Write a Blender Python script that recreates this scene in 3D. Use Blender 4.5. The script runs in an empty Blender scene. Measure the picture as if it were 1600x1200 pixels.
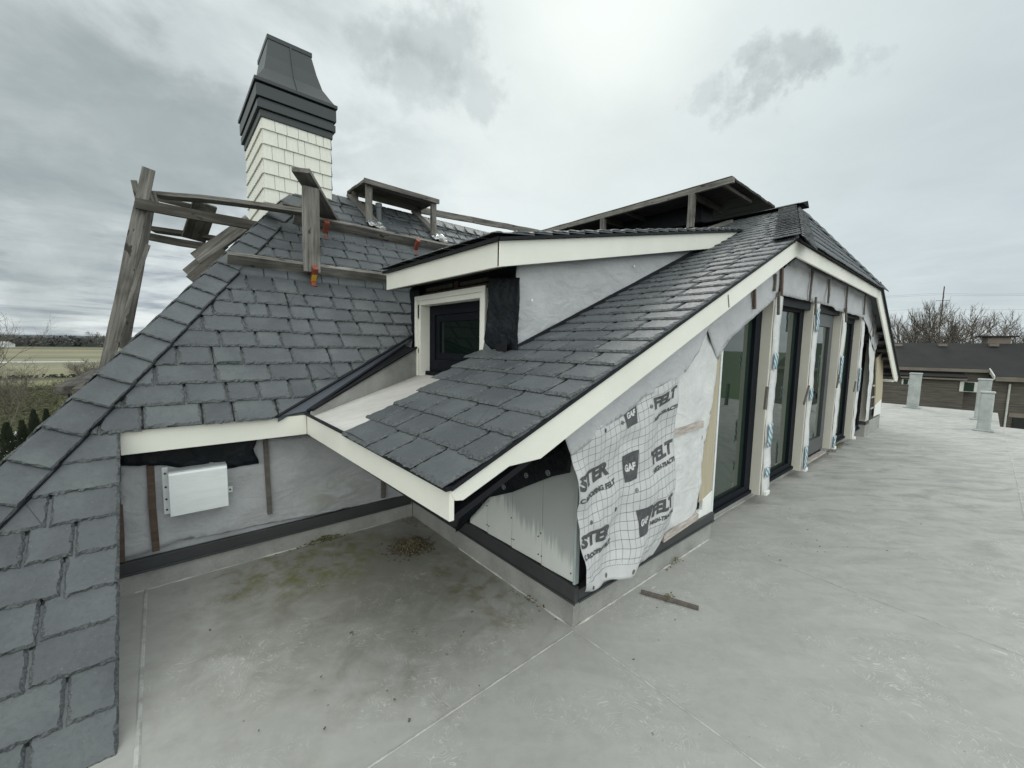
import bpy, bmesh, math, random
from mathutils import Vector, Matrix, noise
random.seed(7)
scene = bpy.context.scene
col = scene.collection
R = math.radians
# ------------------------------------------------------------------ camera
EYE = Vector((0, 0, 1.6))
F_PX = 636.86
PITCH, ROLL, YAW = R(5.298), R(1.105), R(40.694)
fwd = Vector((math.sin(YAW)*math.cos(PITCH), math.cos(YAW)*math.cos(PITCH), -math.sin(PITCH)))
r0 = Vector((math.cos(YAW), -math.sin(YAW), 0)); u0 = r0.cross(fwd)
cr = r0*math.cos(ROLL) + u0*math.sin(ROLL)
cu = -r0*math.sin(ROLL) + u0*math.cos(ROLL)
cd = bpy.data.cameras.new('camera'); cam = bpy.data.objects.new('camera', cd); col.objects.link(cam)
cam.matrix_world = Matrix(((cr.x, cu.x, -fwd.x, EYE.x), (cr.y, cu.y, -fwd.y, EYE.y), (cr.z, cu.z, -fwd.z, EYE.z), (0, 0, 0, 1)))
cd.sensor_width = 36; cd.lens = F_PX/1600*36; cd.clip_start = 0.05; cd.clip_end = 6000
scene.camera = cam

def ray(x, y): return cr*((x-800)/F_PX) - cu*((y-600)/F_PX) + fwd
def on(x, y, ax, val):          # survey helper: sight line through a photo point meets a known wall plane
    d = ray(x, y); return EYE + d*((val-EYE[ax])/d[ax])

# ------------------------------------------------------------------ world
SUN_AZ_DIR = ray(960, -20).normalized()
SUN_EL = math.asin(SUN_AZ_DIR.z); SUN_AZ = math.atan2(SUN_AZ_DIR.x, SUN_AZ_DIR.y)
world = bpy.data.worlds.new('World'); scene.world = world; world.use_nodes = True

class NT:
    """small helper to write node graphs"""
    def __init__(s, tree): s.t = tree; s.n = tree.nodes; s.l = tree.links
    def node(s, typ, **kw):
        n = s.n.new(typ)
        for k, v in kw.items(): setattr(n, k, v)
        return n
    def set(s, sock, v):
        if hasattr(v, 'is_linked') or isinstance(v, bpy.types.NodeSocket): s.l.new(v, sock)
        elif v is not None: sock.default_value = v
    def m(s, op, a, b=None, c=None, clamp=False):
        n = s.node('ShaderNodeMath', operation=op, use_clamp=clamp); s.set(n.inputs[0], a)
        if b is not None: s.set(n.inputs[1], b)
        if c is not None: s.set(n.inputs[2], c)
        return n.outputs[0]
    def vm(s, op, a, b=None, sc=None):
        n = s.node('ShaderNodeVectorMath', operation=op); s.set(n.inputs[0], a)
        if b is not None: s.set(n.inputs[1], b)
        if sc is not None: s.set(n.inputs[3], sc)
        return n.outputs['Value'] if op in ('DOT_PRODUCT', 'LENGTH', 'DISTANCE') else n.outputs[0]
    def mix(s, f, a, b, mode='MIX'):
        n = s.node('ShaderNodeMix', data_type='RGBA', blend_type=mode, clamp_factor=True)
        s.set(n.inputs[0], f); s.set(n.inputs[6], a); s.set(n.inputs[7], b); return n.outputs[2]
    def rng(s, v, a, b, c=0.0, d=1.0, smooth=False):
        n = s.node('ShaderNodeMapRange', interpolation_type='SMOOTHSTEP' if smooth else 'LINEAR')
        for i, x in enumerate((v, a, b, c, d)): s.set(n.inputs[i], x)
        return n.outputs[0]
    def noise(s, vec, scale, detail=4, rough=.5, dist=0.0):
        n = s.node('ShaderNodeTexNoise'); s.set(n.inputs['Vector'], vec)
        n.inputs['Scale'].default_value = scale; n.inputs['Detail'].default_value = detail
        n.inputs['Roughness'].default_value = rough; n.inputs['Distortion'].default_value = dist
        return n.outputs[0], n.outputs[1]
    def sep(s, v):
        n = s.node('ShaderNodeSeparateXYZ'); s.set(n.inputs[0], v); return n.outputs
    def comb(s, x, y, z):
        n = s.node('ShaderNodeCombineXYZ')
        for i, v in enumerate((x, y, z)): s.set(n.inputs[i], v)
        return n.outputs[0]

def build_world():
    t = NT(world.node_tree); t.n.clear()
    out = t.node('ShaderNodeOutputWorld'); bg = t.node('ShaderNodeBackground')
    D = t.node('ShaderNodeTexCoord').outputs['Generated']
    sky = t.node('ShaderNodeTexSky', sky_type='NISHITA'); sky.sun_disc = False
    sky.sun_elevation = SUN_EL; sky.sun_rotation = SUN_AZ
    x, y, z = t.sep(D)
    zz = t.m('ADD', t.m('MAXIMUM', z, 0.0), 0.16)
    uv = t.comb(t.m('DIVIDE', x, zz), t.m('DIVIDE', y, zz), 0.0)
    n1, _ = t.noise(uv, 0.85, 8, .56, .5)
    n2, _ = t.noise(t.vm('ADD', uv, (7.3, 2.1, 0.0)), 2.6, 8, .60, .35)
    w, wc = t.noise(D, 6.0, 8, .64)
    Dw = t.vm('ADD', D, t.vm('SCALE', t.vm('SUBTRACT', wc, (.5, .5, .5)), sc=0.30))
    def blob(px, py, rad, soft=.5):
        d = ray(px, py).normalized()
        dist = t.vm('DISTANCE', Dw, tuple(d))
        return t.rng(dist, rad, rad*soft, 0.0, 1.0, True)
    # contrast is stronger on the left of the view than on the right
    side = t.rng(t.vm('DOT_PRODUCT', D, tuple(cr)), -.55, .15, .92, 0.20, True)
    base = t.mix(t.rng(t.vm('DOT_PRODUCT', D, tuple(cr)), -.1, .75), (.765, .825, .825, 1), (.575, .65, .675, 1))
    cl = t.rng(n1, .40, .62, 0.0, 1.0, True)
    cl2 = t.rng(n2, .40, .62, 0.0, 1.0, True)
    mod = t.m('ADD', t.m('MULTIPLY', cl, .62), t.m('MULTIPLY', cl2, .38))
    dark = t.mix(t.rng(z, .02, .28, 0, 1), (.22, .265, .335, 1), (.335, .385, .395, 1))
    c = t.mix(t.m('MULTIPLY', mod, side), base, dark)
    # bright gaps low on the left horizon
    gap, _ = t.noise(t.comb(t.m('MULTIPLY', x, 2.2), t.m('MULTIPLY', y, 2.2), t.m('MULTIPLY', z, 26.0)), 1.6, 5, .55, .3)
    low = t.m('MULTIPLY', t.rng(z, .30, .02, 0, 1, True), t.rng(gap, .50, .62, 0, 1, True))
    c = t.mix(t.m('MULTIPLY', t.m('MULTIPLY', low, side), .9), c, (.80, .85, .85, 1))
    # sun behind the cloud
    g = t.vm('DOT_PRODUCT', t.vm('NORMALIZE', t.vm('ADD', t.vm('SCALE', Dw, sc=.45), t.vm('SCALE', D, sc=.55))), tuple(ray(950, -15).normalized()))
    c = t.mix(t.m('MULTIPLY', t.rng(g, .80, 1.0, 0, 1, True), .38), c, (.78, .86, .82, 1))
    c = t.mix(t.m('MULTIPLY', t.rng(g, .972, 1.01, 0, 1, True), .6), c, (.98, 1.04, .99, 1))
    for px, py, rad, k, so in ((1105, 138, .055, .26, .4), (1165, 135, .062, .36, .4), (1228, 112, .068, .46, .4), (1262, 120, .042, .28, .35), (150, 215, .22, .35, .35), (30, 120, .17, .34, .35), (330, 255, .17, .50, .35), (250, 235, .16, .4, .35),
                               (690, 60, .10, .45, .4), (600, 50, .08, .35, .4), (660, 130, .09, .34, .4), (60, 330, .15, .42, .35), (760, 150, .07, .30, .4), (100, 430, .14, .45, .3), (1340, 105, .04, .2, .4)):
        c = t.mix(t.m('MULTIPLY', blob(px, py, rad, so), k), c, (.315, .365, .375, 1))
    # sky boosted overhead and behind the camera, added fill for surfaces facing it
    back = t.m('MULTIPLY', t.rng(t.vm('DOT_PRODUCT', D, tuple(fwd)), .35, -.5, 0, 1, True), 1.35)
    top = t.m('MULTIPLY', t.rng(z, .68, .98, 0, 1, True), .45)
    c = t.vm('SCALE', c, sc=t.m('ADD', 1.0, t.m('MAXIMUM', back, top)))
    c = t.vm('MULTIPLY', c, t.mix(t.rng(t.vm('DOT_PRODUCT', D, tuple(fwd)), .45, -.3, 0, 1, True), (1, 1, 1, 1), (1.05, 1.0, .93, 1)))
    skyc = t.vm('SCALE', sky.outputs[0], sc=.10)
    fin = t.mix(.04, c, skyc)
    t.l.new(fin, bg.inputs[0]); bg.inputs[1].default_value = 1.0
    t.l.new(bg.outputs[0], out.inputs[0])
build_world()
sl = bpy.data.lights.new('sun', 'SUN'); sl.energy = 0.9; sl.angle = R(22); sl.color = (1, .97, .92)
sun = bpy.data.objects.new('sun', sl); col.objects.link(sun)
sun.rotation_euler = (-SUN_AZ_DIR).to_track_quat('-Z', 'Y').to_euler()
scene.view_settings.view_transform = 'Standard'; scene.view_settings.look = 'None'
scene.view_settings.exposure = 0.10; scene.view_settings.gamma = 1.0
scene.render.resolution_x = 1024; scene.render.resolution_y = 768

# ------------------------------------------------------------------ materials
def new_mat(name):
    m = bpy.data.materials.new(name); m.use_nodes = True
    t = NT(m.node_tree); b = t.n['Principled BSDF']
    return m, t, b
def bump(t, b, h, strength, dist):
    n = t.node('ShaderNodeBump'); n.inputs['Strength'].default_value = strength; n.inputs['Distance'].default_value = dist
    t.l.new(h, n.inputs['Height']); t.l.new(n.outputs[0], b.inputs['Normal'])
def OBJ(t): return t.node('ShaderNodeTexCoord').outputs['Object']
def simple(name, c, rough=.6, var=.12, scale=6, bs=.2, bd=.002, spec=.5, stretch=None, metal=0, fine=60):
    m, t, b = new_mat(name); v = OBJ(t)
    if stretch: v = t.vm('MULTIPLY', v, stretch)
    n, _ = t.noise(v, scale, 6, .6); f, _ = t.noise(v, fine, 4, .6)
    k = t.m('ADD', t.rng(n, .3, .7, 1-var, 1+var), t.rng(f, .3, .7, -var*.4, var*.4))
    b_in = t.vm('SCALE', tuple(c), sc=k)
    t.l.new(b_in, b.inputs['Base Color']); b.inputs['Roughness'].default_value = rough
    b.inputs['Specular IOR Level'].default_value = spec; b.inputs['Metallic'].default_value = metal
    if bs: bump(t, b, t.m('ADD', n, t.m('MULTIPLY', f, .5)), bs, bd)
    return m
M = {}
def slate_mat():
    m, t, b = new_mat('slate'); v = OBJ(t)
    a = t.node('ShaderNodeAttribute', attribute_name='rnd').outputs['Fac']
    e = t.node('ShaderNodeAttribute', attribute_name='edge').outputs['Fac']
    off = t.vm('ADD', v, t.comb(t.m('MULTIPLY', a, 31.0), t.m('MULTIPLY', a, 17.0), t.m('MULTIPLY', a, 9.0)))
    big, _ = t.noise(off, 3.0, 5, .6); fine, _ = t.noise(off, 55, 6, .65, .4)
    cleft, _ = t.noise(off, 9, 7, .62, 1.2)
    c = t.mix(a, (.058, .066, .076, 1), (.082, .092, .103, 1))
    c = t.mix(t.rng(big, .42, .68, 0, .55), c, (.135, .150, .155, 1))
    c = t.mix(t.rng(fine, .5, .8, 0, .35), c, (.05, .058, .066, 1))
    sp, _ = t.noise(off, 120, 2, .5); c = t.mix(t.rng(sp, .70, .76, 0, .35), c, (.30, .32, .32, 1))
    chip, _ = t.noise(off, 75, 4, .7, 1.5)
    ec = t.mix(t.rng(chip, .44, .58), (.016, .018, .022, 1), (.115, .124, .132, 1))
    c = t.mix(t.m('MULTIPLY', e, .85), c, ec)
    t.l.new(c, b.inputs['Base Color'])
    t.l.new(t.rng(fine, .3, .7, .42, .68), b.inputs['Roughness'])
    st = t.m('MULTIPLY', t.m('FLOOR', t.m('MULTIPLY', cleft, 9.0)), .11)
    h = t.m('ADD', t.m('ADD', t.m('MULTIPLY', cleft, .8), st), t.m('MULTIPLY', fine, .35))
    bump(t, b, h, .5, .007); return m
M['slate'] = slate_mat()
M['underlay'] = simple('grey_roof_underlay', (.13, .145, .15), .7)
M['white'] = simple('white_painted_board', (.82, .815, .755), .45, .05, 2.2, .10, .001, fine=140)
M['beige'] = simple('beige_jamb_board', (.63, .61, .55), .55, .05, 3, .05, .001)
M['chimney_shingle'] = simple('cream_shingle', (.75, .745, .69), .6, .06, 5, .12, .001, stretch=(14, 14, 1), fine=90)
M['metal_dark'] = simple('dark_green_grey_metal', (.026, .034, .037), .42, .1, 2, .05, .001)
M['trim'] = simple('charcoal_trim', (.040, .043, .046), .5, .15, 5, .06, .001)
M['black_felt'] = simple('black_felt', (.006, .009, .013), .45, .5, 9, .9, .02, .25, fine=30)
M['black'] = simple('black_flashing', (.009, .010, .014), .6, .3, 8, .3, .004, .25)
M['valley'] = simple('valley_metal', (.072, .084, .108), .42, .12, 3, .1, .002)
M['frame'] = simple('anthracite_frame', (.008, .010, .015), .6, .1, 4, .02, .001, .10)
M['galv'] = simple('galvanised_sheet', (.80, .84, .86), .40, .06, 5, .12, .002, stretch=(1, 1, 5), metal=.15)
M['vent'] = simple('grey_vent_membrane', (.36, .385, .385), .6, .2, 5, .4, .006)
M['orange'] = simple('orange_red_steel', (.22, .058, .035), .5, .35, 20, .1, .001)
M['yellow'] = simple('yellow_sticker', (.65, .40, .03), .5, .1)
M['tan'] = simple('tan_sheathing', (.44, .39, .285), .7, .12, 4, .1, .002, stretch=(8, 8, .6))
M['whitewash'] = simple('white_sheathing_foot', (.80, .81, .80), .6, .05, 8, .1, .002)
M['brown'] = simple('brown_batten', (.095, .062, .046), .7, .4, 5, .3, .003, stretch=(9, 9, .8))
M['batten'] = simple('weathered_batten', (.12, .105, .095), .75, .35, 5, .3, .003, stretch=(9, 9, .8))
M['palewood'] = simple('pale_batten', (.42, .375, .35), .75, .35, 8, .3, .003, stretch=(1, 9, 6))
M['pipe'] = simple('dark_pipe', (.10, .115, .12), .5)
M['interior'] = simple('dark_interior', (.02, .022, .022), .9, .2, 3, 0)
M['blind'] = simple('green_grey_reveal', (.20, .25, .22), .6, .05, 3, 0)
M['corner'] = simple('pale_corner_trim', (.42, .48, .49), .5, .1)
M['litter'] = simple('dead_leaves', (.105, .088, .055), .9, .75, 70, .3, .003)
M['moss'] = simple('moss', (.12, .12, .045), .95, .5, 60, .3, .003)
M['foil'] = simple('crumpled_foil_flashing', (.38, .40, .41), .22, .1, 20, .8, .01, metal=.8)
M['caulk'] = simple('pale_caulk', (.52, .52, .49), .7, .2, 20)

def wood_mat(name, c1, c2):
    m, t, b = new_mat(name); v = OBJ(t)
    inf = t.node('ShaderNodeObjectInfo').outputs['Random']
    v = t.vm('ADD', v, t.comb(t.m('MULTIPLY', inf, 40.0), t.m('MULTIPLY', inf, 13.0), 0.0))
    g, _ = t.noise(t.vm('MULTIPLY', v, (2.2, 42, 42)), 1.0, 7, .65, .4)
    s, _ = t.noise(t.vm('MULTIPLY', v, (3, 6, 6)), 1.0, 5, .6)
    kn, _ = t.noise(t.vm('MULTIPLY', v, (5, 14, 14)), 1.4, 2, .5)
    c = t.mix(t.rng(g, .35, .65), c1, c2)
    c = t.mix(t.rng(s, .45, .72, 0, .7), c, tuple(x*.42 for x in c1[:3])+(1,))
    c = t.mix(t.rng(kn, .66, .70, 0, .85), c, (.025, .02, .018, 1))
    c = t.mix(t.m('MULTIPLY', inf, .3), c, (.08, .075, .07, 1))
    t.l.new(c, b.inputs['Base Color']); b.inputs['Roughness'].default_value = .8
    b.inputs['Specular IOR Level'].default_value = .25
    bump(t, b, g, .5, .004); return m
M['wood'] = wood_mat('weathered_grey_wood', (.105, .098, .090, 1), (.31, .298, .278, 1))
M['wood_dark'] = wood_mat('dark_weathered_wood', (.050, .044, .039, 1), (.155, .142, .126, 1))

def felt_mat(name, c, green=False):
    m, t, b = new_mat(name); v = OBJ(t)
    n, _ = t.noise(v, 3.5, 6, .6); f, _ = t.noise(v, 45, 5, .6); w, _ = t.noise(t.vm('MULTIPLY', v, (1.2, 1.2, 2.2)), 4, 6, .55, 1.2)
    cc = t.vm('SCALE', tuple(c), sc=t.m('ADD', t.rng(n, .3, .7, .90, 1.08), t.rng(f, .3, .7, -.05, .05)))
    if green:
        x, y, z = t.sep(v)
        dx = t.m('SUBTRACT', x, 1.05); dz = t.m('SUBTRACT', z, .36)
        d = t.m('SQRT', t.m('ADD', t.m('MULTIPLY', dx, dx), t.m('MULTIPLY', t.m('MULTIPLY', dz, dz), 4.0)))
        k = t.m('MULTIPLY', t.rng(d, .5, .05), t.rng(w, .40, .6))
        cc = t.mix(t.m('MULTIPLY', k, .40), cc, (.17, .17, .08, 1))
    t.l.new(cc, b.inputs['Base Color']); b.inputs['Roughness'].default_value = .62
    b.inputs['Specular IOR Level'].default_value = .3
    bump(t, b, t.m('ADD', w, t.m('MULTIPLY', f, .08)), .5, .03); return m
M['wood_shade'] = wood_mat('shade_darkened_wood', (.022, .021, .022, 1), (.05, .047, .045, 1))  # wood toned down to paint in the shade under the ridge platform
M['felt'] = felt_mat('grey_underlay_felt', (.47, .48, .505))
M['felt_recess'] = felt_mat('grey_recess_felt', (.44, .45, .475), True)
M['felt_pale'] = felt_mat('pale_underlay_felt', (.66, .67, .68))

def printed_mat():
    m, t, b = new_mat('grid_printed_felt')
    uv = t.node('ShaderNodeUVMap', uv_map='UVMap').outputs[0]
    x, y, z = t.sep(uv)
    def line(v, step, w):
        fr = t.m('FRACT', t.m('DIVIDE', v, step)); d = t.m('ABSOLUTE', t.m('SUBTRACT', fr, .5))
        return t.m('GREATER_THAN', d, .5-w)
    g = t.m('MAXIMUM', line(x, .0500, .028), line(y, .0465, .028))
    inside = t.m('MULTIPLY', t.m('LESS_THAN', y, .855), t.m('GREATER_THAN', y, .0))
    g = t.m('MULTIPLY', g, inside)
    # blank boxes behind the printed words
    for (x0, x1, y0, y1) in PRINT_BOXES:
        ins = t.m('MULTIPLY', t.m('MULTIPLY', t.m('GREATER_THAN', x, x0), t.m('LESS_THAN', x, x1)), t.m('MULTIPLY', t.m('GREATER_THAN', y, y0), t.m('LESS_THAN', y, y1)))
        g = t.m('MULTIPLY', g, t.m('SUBTRACT', 1.0, ins))
    v = OBJ(t); n, _ = t.noise(v, 6, 5, .6); f, _ = t.noise(v, 40, 4, .6)
    c = t.vm('SCALE', (.56, .57, .585), sc=t.rng(n, .3, .7, .9, 1.06))
    c = t.mix(t.m('MULTIPLY', g, .92), c, (.07, .075, .09, 1))
    t.l.new(c, b.inputs['Base Color']); b.inputs['Roughness'].default_value = .55
    w, _ = t.noise(v, 9, 6, .6, 1.2); bump(t, b, w, .5, .012)
    return m

def deck_mat():
    m, t, b = new_mat('grey_deck_membrane'); v = OBJ(t); x, y, z = t.sep(v)
    big, _ = t.noise(v, .9, 6, .6, .6); mid, _ = t.noise(v, 5, 7, .62, .6); fine, _ = t.noise(v, 140, 3, .6)
    c = t.mix(t.rng(big, .35, .65), (.362, .360, .346, 1), (.398, .396, .380, 1))
    c = t.mix(t.rng(mid, .42, .68, 0, .25), c, (.29, .29, .28, 1))
    dm, _ = t.noise(v, 16, 6, .65, .4); c = t.mix(t.rng(dm, .40, .68, 0, .30), c, (.27, .27, .262, 1))
    # trowel-like pale swirls: thin iso-lines of a warped field, broken into patches
    sw, _ = t.noise(v, 2.6, 2.5, .55, 3.2); sv = t.m('FRACT', t.m('MULTIPLY', sw, 17.0))
    pat, _ = t.noise(t.vm('ADD', v, (3, 9, 0)), 1.9, 4, .6); br, _ = t.noise(v, 17, 3, .6)
    ln = t.m('MULTIPLY', t.rng(t.m('ABSOLUTE', t.m('SUBTRACT', sv, .5)), .14, .02, 0, 1), t.m('MULTIPLY', t.rng(pat, .47, .60), t.rng(br, .42, .56)))
    c = t.mix(t.m('MULTIPLY', ln, .75), c, (.62, .62, .60, 1))
    # streaks of dried dust running across the far deck
    al = t.m('SUBTRACT', t.m('MULTIPLY', x, .758), t.m('MULTIPLY', y, .652)); fo = t.m('ADD', t.m('MULTIPLY', x, .652), t.m('MULTIPLY', y, .758))
    st, _ = t.noise(t.comb(t.m('MULTIPLY', al, 1.1), t.m('MULTIPLY', fo, 3.2), 0.0), 2.0, 8, .62, .9)
    c = t.mix(t.m('MULTIPLY', t.rng(st, .46, .66), t.rng(x, 2, 7, .2, .7)), c, (.50, .50, .485, 1))
    c = t.mix(t.m('MULTIPLY', t.rng(st, .46, .34), t.rng(x, 2.5, 7, .05, .6)), c, (.235, .235, .23, 1))
    # dirt and algae of the damp recess corner
    def spot(cx, cy, rx, ry, r0, r1):
        dx = t.m('DIVIDE', t.m('SUBTRACT', x, cx), rx); dy = t.m('DIVIDE', t.m('SUBTRACT', y, cy), ry)
        d = t.m('SQRT', t.m('ADD', t.m('MULTIPLY', dx, dx), t.m('MULTIPLY', dy, dy)))
        return t.rng(t.m('ADD', d, t.rng(mid, .2, .8, -.45, .45)), r1, r0, 0, 1, True)
    wet = spot(1.15, 2.75, 1.25, 1.15, .15, 1.3)
    c = t.mix(t.m('MULTIPLY', wet, .74), c, (.125, .125, .10, 1))
    c = t.mix(t.m('MULTIPLY', spot(1.05, 2.0, .45, .7, .0, 1.1), .4), c, (.15, .155, .14, 1))
    gr, _ = t.noise(v, 8, 6, .65, .5)
    alg = t.m('MULTIPLY', spot(.80, 3.05, .75, .42, .2, 1.1), t.rng(gr, .44, .60))
    c = t.mix(t.m('MULTIPLY', alg, .85), c, (.12, .12, .028, 1))
    alg2 = t.m('MULTIPLY', spot(1.5, 2.2, .3, .9, .1, 1.1), t.rng(gr, .47, .62))
    c = t.mix(t.m('MULTIPLY', alg2, .65), c, (.12, .115, .05, 1))
    sp, _ = t.noise(v, 34, 2, .5); c = t.mix(t.rng(sp, .745, .77, 0, .7), c, (.09, .085, .06, 1))
    # patchy swirls also over the dirt
    c = t.mix(t.m('MULTIPLY', t.m('MULTIPLY', ln, wet), .65), c, (.36, .36, .29, 1))
    t.l.new(c, b.inputs['Base Color']); t.l.new(t.rng(mid, .3, .7, .42, .66), b.inputs['Roughness'])
    b.inputs['Specular IOR Level'].default_value = .4
    bump(t, b, t.m('ADD', t.m('ADD', mid, t.m('MULTIPLY', ln, .25)), t.m('MULTIPLY', fine, .25)), .22, .006)
    return m
M['deck'] = deck_mat()
M['upstand'] = simple('grey_upstand_membrane', (.31, .31, .30), .6, .22, 4, .3, .004)
def pale_membrane():
    m, t, b = new_mat('pale_roof_membrane'); v = OBJ(t)
    n, _ = t.noise(v, 4, 6, .6); s, _ = t.noise(t.vm('MULTIPLY', v, (2, 14, 14)), 1.5, 6, .6)
    c = t.mix(t.rng(n, .35, .65), (.52, .51, .49, 1), (.64, .63, .61, 1)); c = t.mix(t.rng(s, .5, .7, 0, .35), c, (.42, .40, .38, 1))
    t.l.new(c, b.inputs['Base Color']); b.inputs['Roughness'].default_value = .55; bump(t, b, s, .15, .003); return m
M['pale_membrane'] = pale_membrane()
def siding_mat():
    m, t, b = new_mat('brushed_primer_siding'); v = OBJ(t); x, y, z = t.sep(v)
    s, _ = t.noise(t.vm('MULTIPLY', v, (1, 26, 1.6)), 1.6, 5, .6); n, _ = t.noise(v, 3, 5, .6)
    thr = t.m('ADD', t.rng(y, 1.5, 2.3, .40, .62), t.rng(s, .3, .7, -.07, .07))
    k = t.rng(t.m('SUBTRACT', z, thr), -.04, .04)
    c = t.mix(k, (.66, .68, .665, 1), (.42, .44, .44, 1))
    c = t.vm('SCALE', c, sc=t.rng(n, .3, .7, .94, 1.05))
    t.l.new(c, b.inputs['Base Color']); b.inputs['Roughness'].default_value = .6; return m
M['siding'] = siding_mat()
def glass_mat():
    m, t, b = new_mat('green_tinted_glass')
    b.inputs['Base Color'].default_value = (.022, .038, .029, 1); b.inputs['Roughness'].default_value = .02
    b.inputs['IOR'].default_value = 1.68
    n, _ = t.noise(OBJ(t), 1.3, 2, .5); bump(t, b, n, .05, .02); return m
M['glass'] = glass_mat()
M['dark_glass'] = simple('dark_window_glass', (.006, .012, .010), .03, .1, 3, 0, 0, .14)
def tape_mat():
    m, t, b = new_mat('blue_print_tape'); v = OBJ(t)
    w = t.node('ShaderNodeTexWave', wave_type='BANDS', bands_direction='DIAGONAL'); t.l.new(v, w.inputs[0]); w.inputs['Scale'].default_value = 9; w.inputs['Distortion'].default_value = 4
    c = t.mix(t.rng(w.outputs[1], .45, .55), (.62, .66, .68, 1), (.10, .27, .37, 1))
    t.l.new(c, b.inputs['Base Color']); b.inputs['Roughness'].default_value = .4; return m
M['tape'] = tape_mat()

# ------------------------------------------------------------------ object helpers
def link(o, parent=None):
    col.objects.link(o)
    if parent is not None:
        o.parent = parent
        o.matrix_parent_inverse = parent_world(parent).inverted()
    return o
def parent_world(p):
    m = p.matrix_basis.copy()
    if p.parent is not None: m = parent_world(p.parent) @ p.matrix_parent_inverse @ m
    return m
def tag(o, label=None, cat=None, group=None, kind=None):
    if label: o['label'] = label
    if cat: o['category'] = cat
    if group: o['group'] = group
    if kind: o['kind'] = kind
    return o
def empty(name, loc=(0, 0, 0)):
    o = bpy.data.objects.new(name, None); o.location = loc; o.empty_display_size = .1; col.objects.link(o); return o
def mesh_obj(name, verts, faces, mat, parent=None, smooth=False, attrs=None, mats=None, fm=None):
    me = bpy.data.meshes.new(name); me.from_pydata([tuple(v) for v in verts], [], faces)
    for mm in (mats or [mat]): me.materials.append(mm)
    if fm: me.polygons.foreach_set('material_index', fm)
    if smooth: me.polygons.foreach_set('use_smooth', [True]*len(me.polygons))
    if attrs:
        for k, vals in attrs.items():
            a = me.attributes.new(k, 'FLOAT', 'FACE'); a.data.foreach_set('value', vals)
    me.update(); o = bpy.data.objects.new(name, me); return link(o, parent)
class MB:
    def __init__(s): s.v = []; s.f = []
    def add(s, vs, fs):
        n = len(s.v); s.v += [Vector(v) for v in vs]; s.f += [tuple(i+n for i in f) for f in fs]; return s
    def box(s, a, b):
        x0, y0, z0 = a; x1, y1, z1 = b
        return s.add([(x0,y0,z0),(x1,y0,z0),(x1,y1,z0),(x0,y1,z0),(x0,y0,z1),(x1,y0,z1),(x1,y1,z1),(x0,y1,z1)],
                     [(0,3,2,1),(4,5,6,7),(0,1,5,4),(1,2,6,5),(2,3,7,6),(3,0,4,7)])
    def prism(s, poly, ext):
        n = len(poly); e = Vector(ext); vs = [Vector(p) for p in poly]+[Vector(p)+e for p in poly]
        fs = [tuple(range(n))[::-1], tuple(range(n, 2*n))]+[(i, (i+1) % n, (i+1) % n+n, i+n) for i in range(n)]
        return s.add(vs, fs)
    def beam(s, a, b, w, t, up=(0, 0, 1)):
        a = Vector(a); b = Vector(b); d = (b-a).normalized(); up = Vector(up)
        sd = d.cross(up).normalized(); uu = sd.cross(d).normalized()
        vs = [p+sd*(i*t/2)+uu*(j*w/2) for p in (a, b) for i, j in ((-1, -1), (1, -1), (1, 1), (-1, 1))]
        return s.add(vs, [(0,3,2,1),(4,5,6,7),(0,1,5,4),(1,2,6,5),(2,3,7,6),(3,0,4,7)])
    def tube(s, pts, rad, n=8):
        rings = []
        for i, p in enumerate(pts):
            p = Vector(p); d = (Vector(pts[min(i+1, len(pts)-1)])-Vector(pts[max(i-1, 0)])).normalized()
            a = d.orthogonal().normalized(); b = d.cross(a)
            r = rad[i] if isinstance(rad, (list, tuple)) else rad
            rings.append([p+a*r*math.cos(k*6.2832/n)+b*r*math.sin(k*6.2832/n) for k in range(n)])
        vs = [v for r in rings for v in r]; fs = []
        for i in range(len(pts)-1):
            for k in range(n): fs.append((i*n+k, i*n+(k+1) % n, (i+1)*n+(k+1) % n, (i+1)*n+k))
        fs.append(tuple(range(n))[::-1]); fs.append(tuple((len(pts)-1)*n+k for k in range(n)))
        return s.add(vs, fs)
    def build(s, name, mat, parent=None, bev=0, smooth=False):
        o = mesh_obj(name, s.v, s.f, mat, parent, smooth)
        bm = bmesh.new(); bm.from_mesh(o.data); bmesh.ops.recalc_face_normals(bm, faces=bm.faces); bm.to_mesh(o.data); bm.free()
        if bev:
            md = o.modifiers.new('bevel', 'BEVEL'); md.width = bev; md.segments = 2; md.limit_method = 'ANGLE'
        return o
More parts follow.
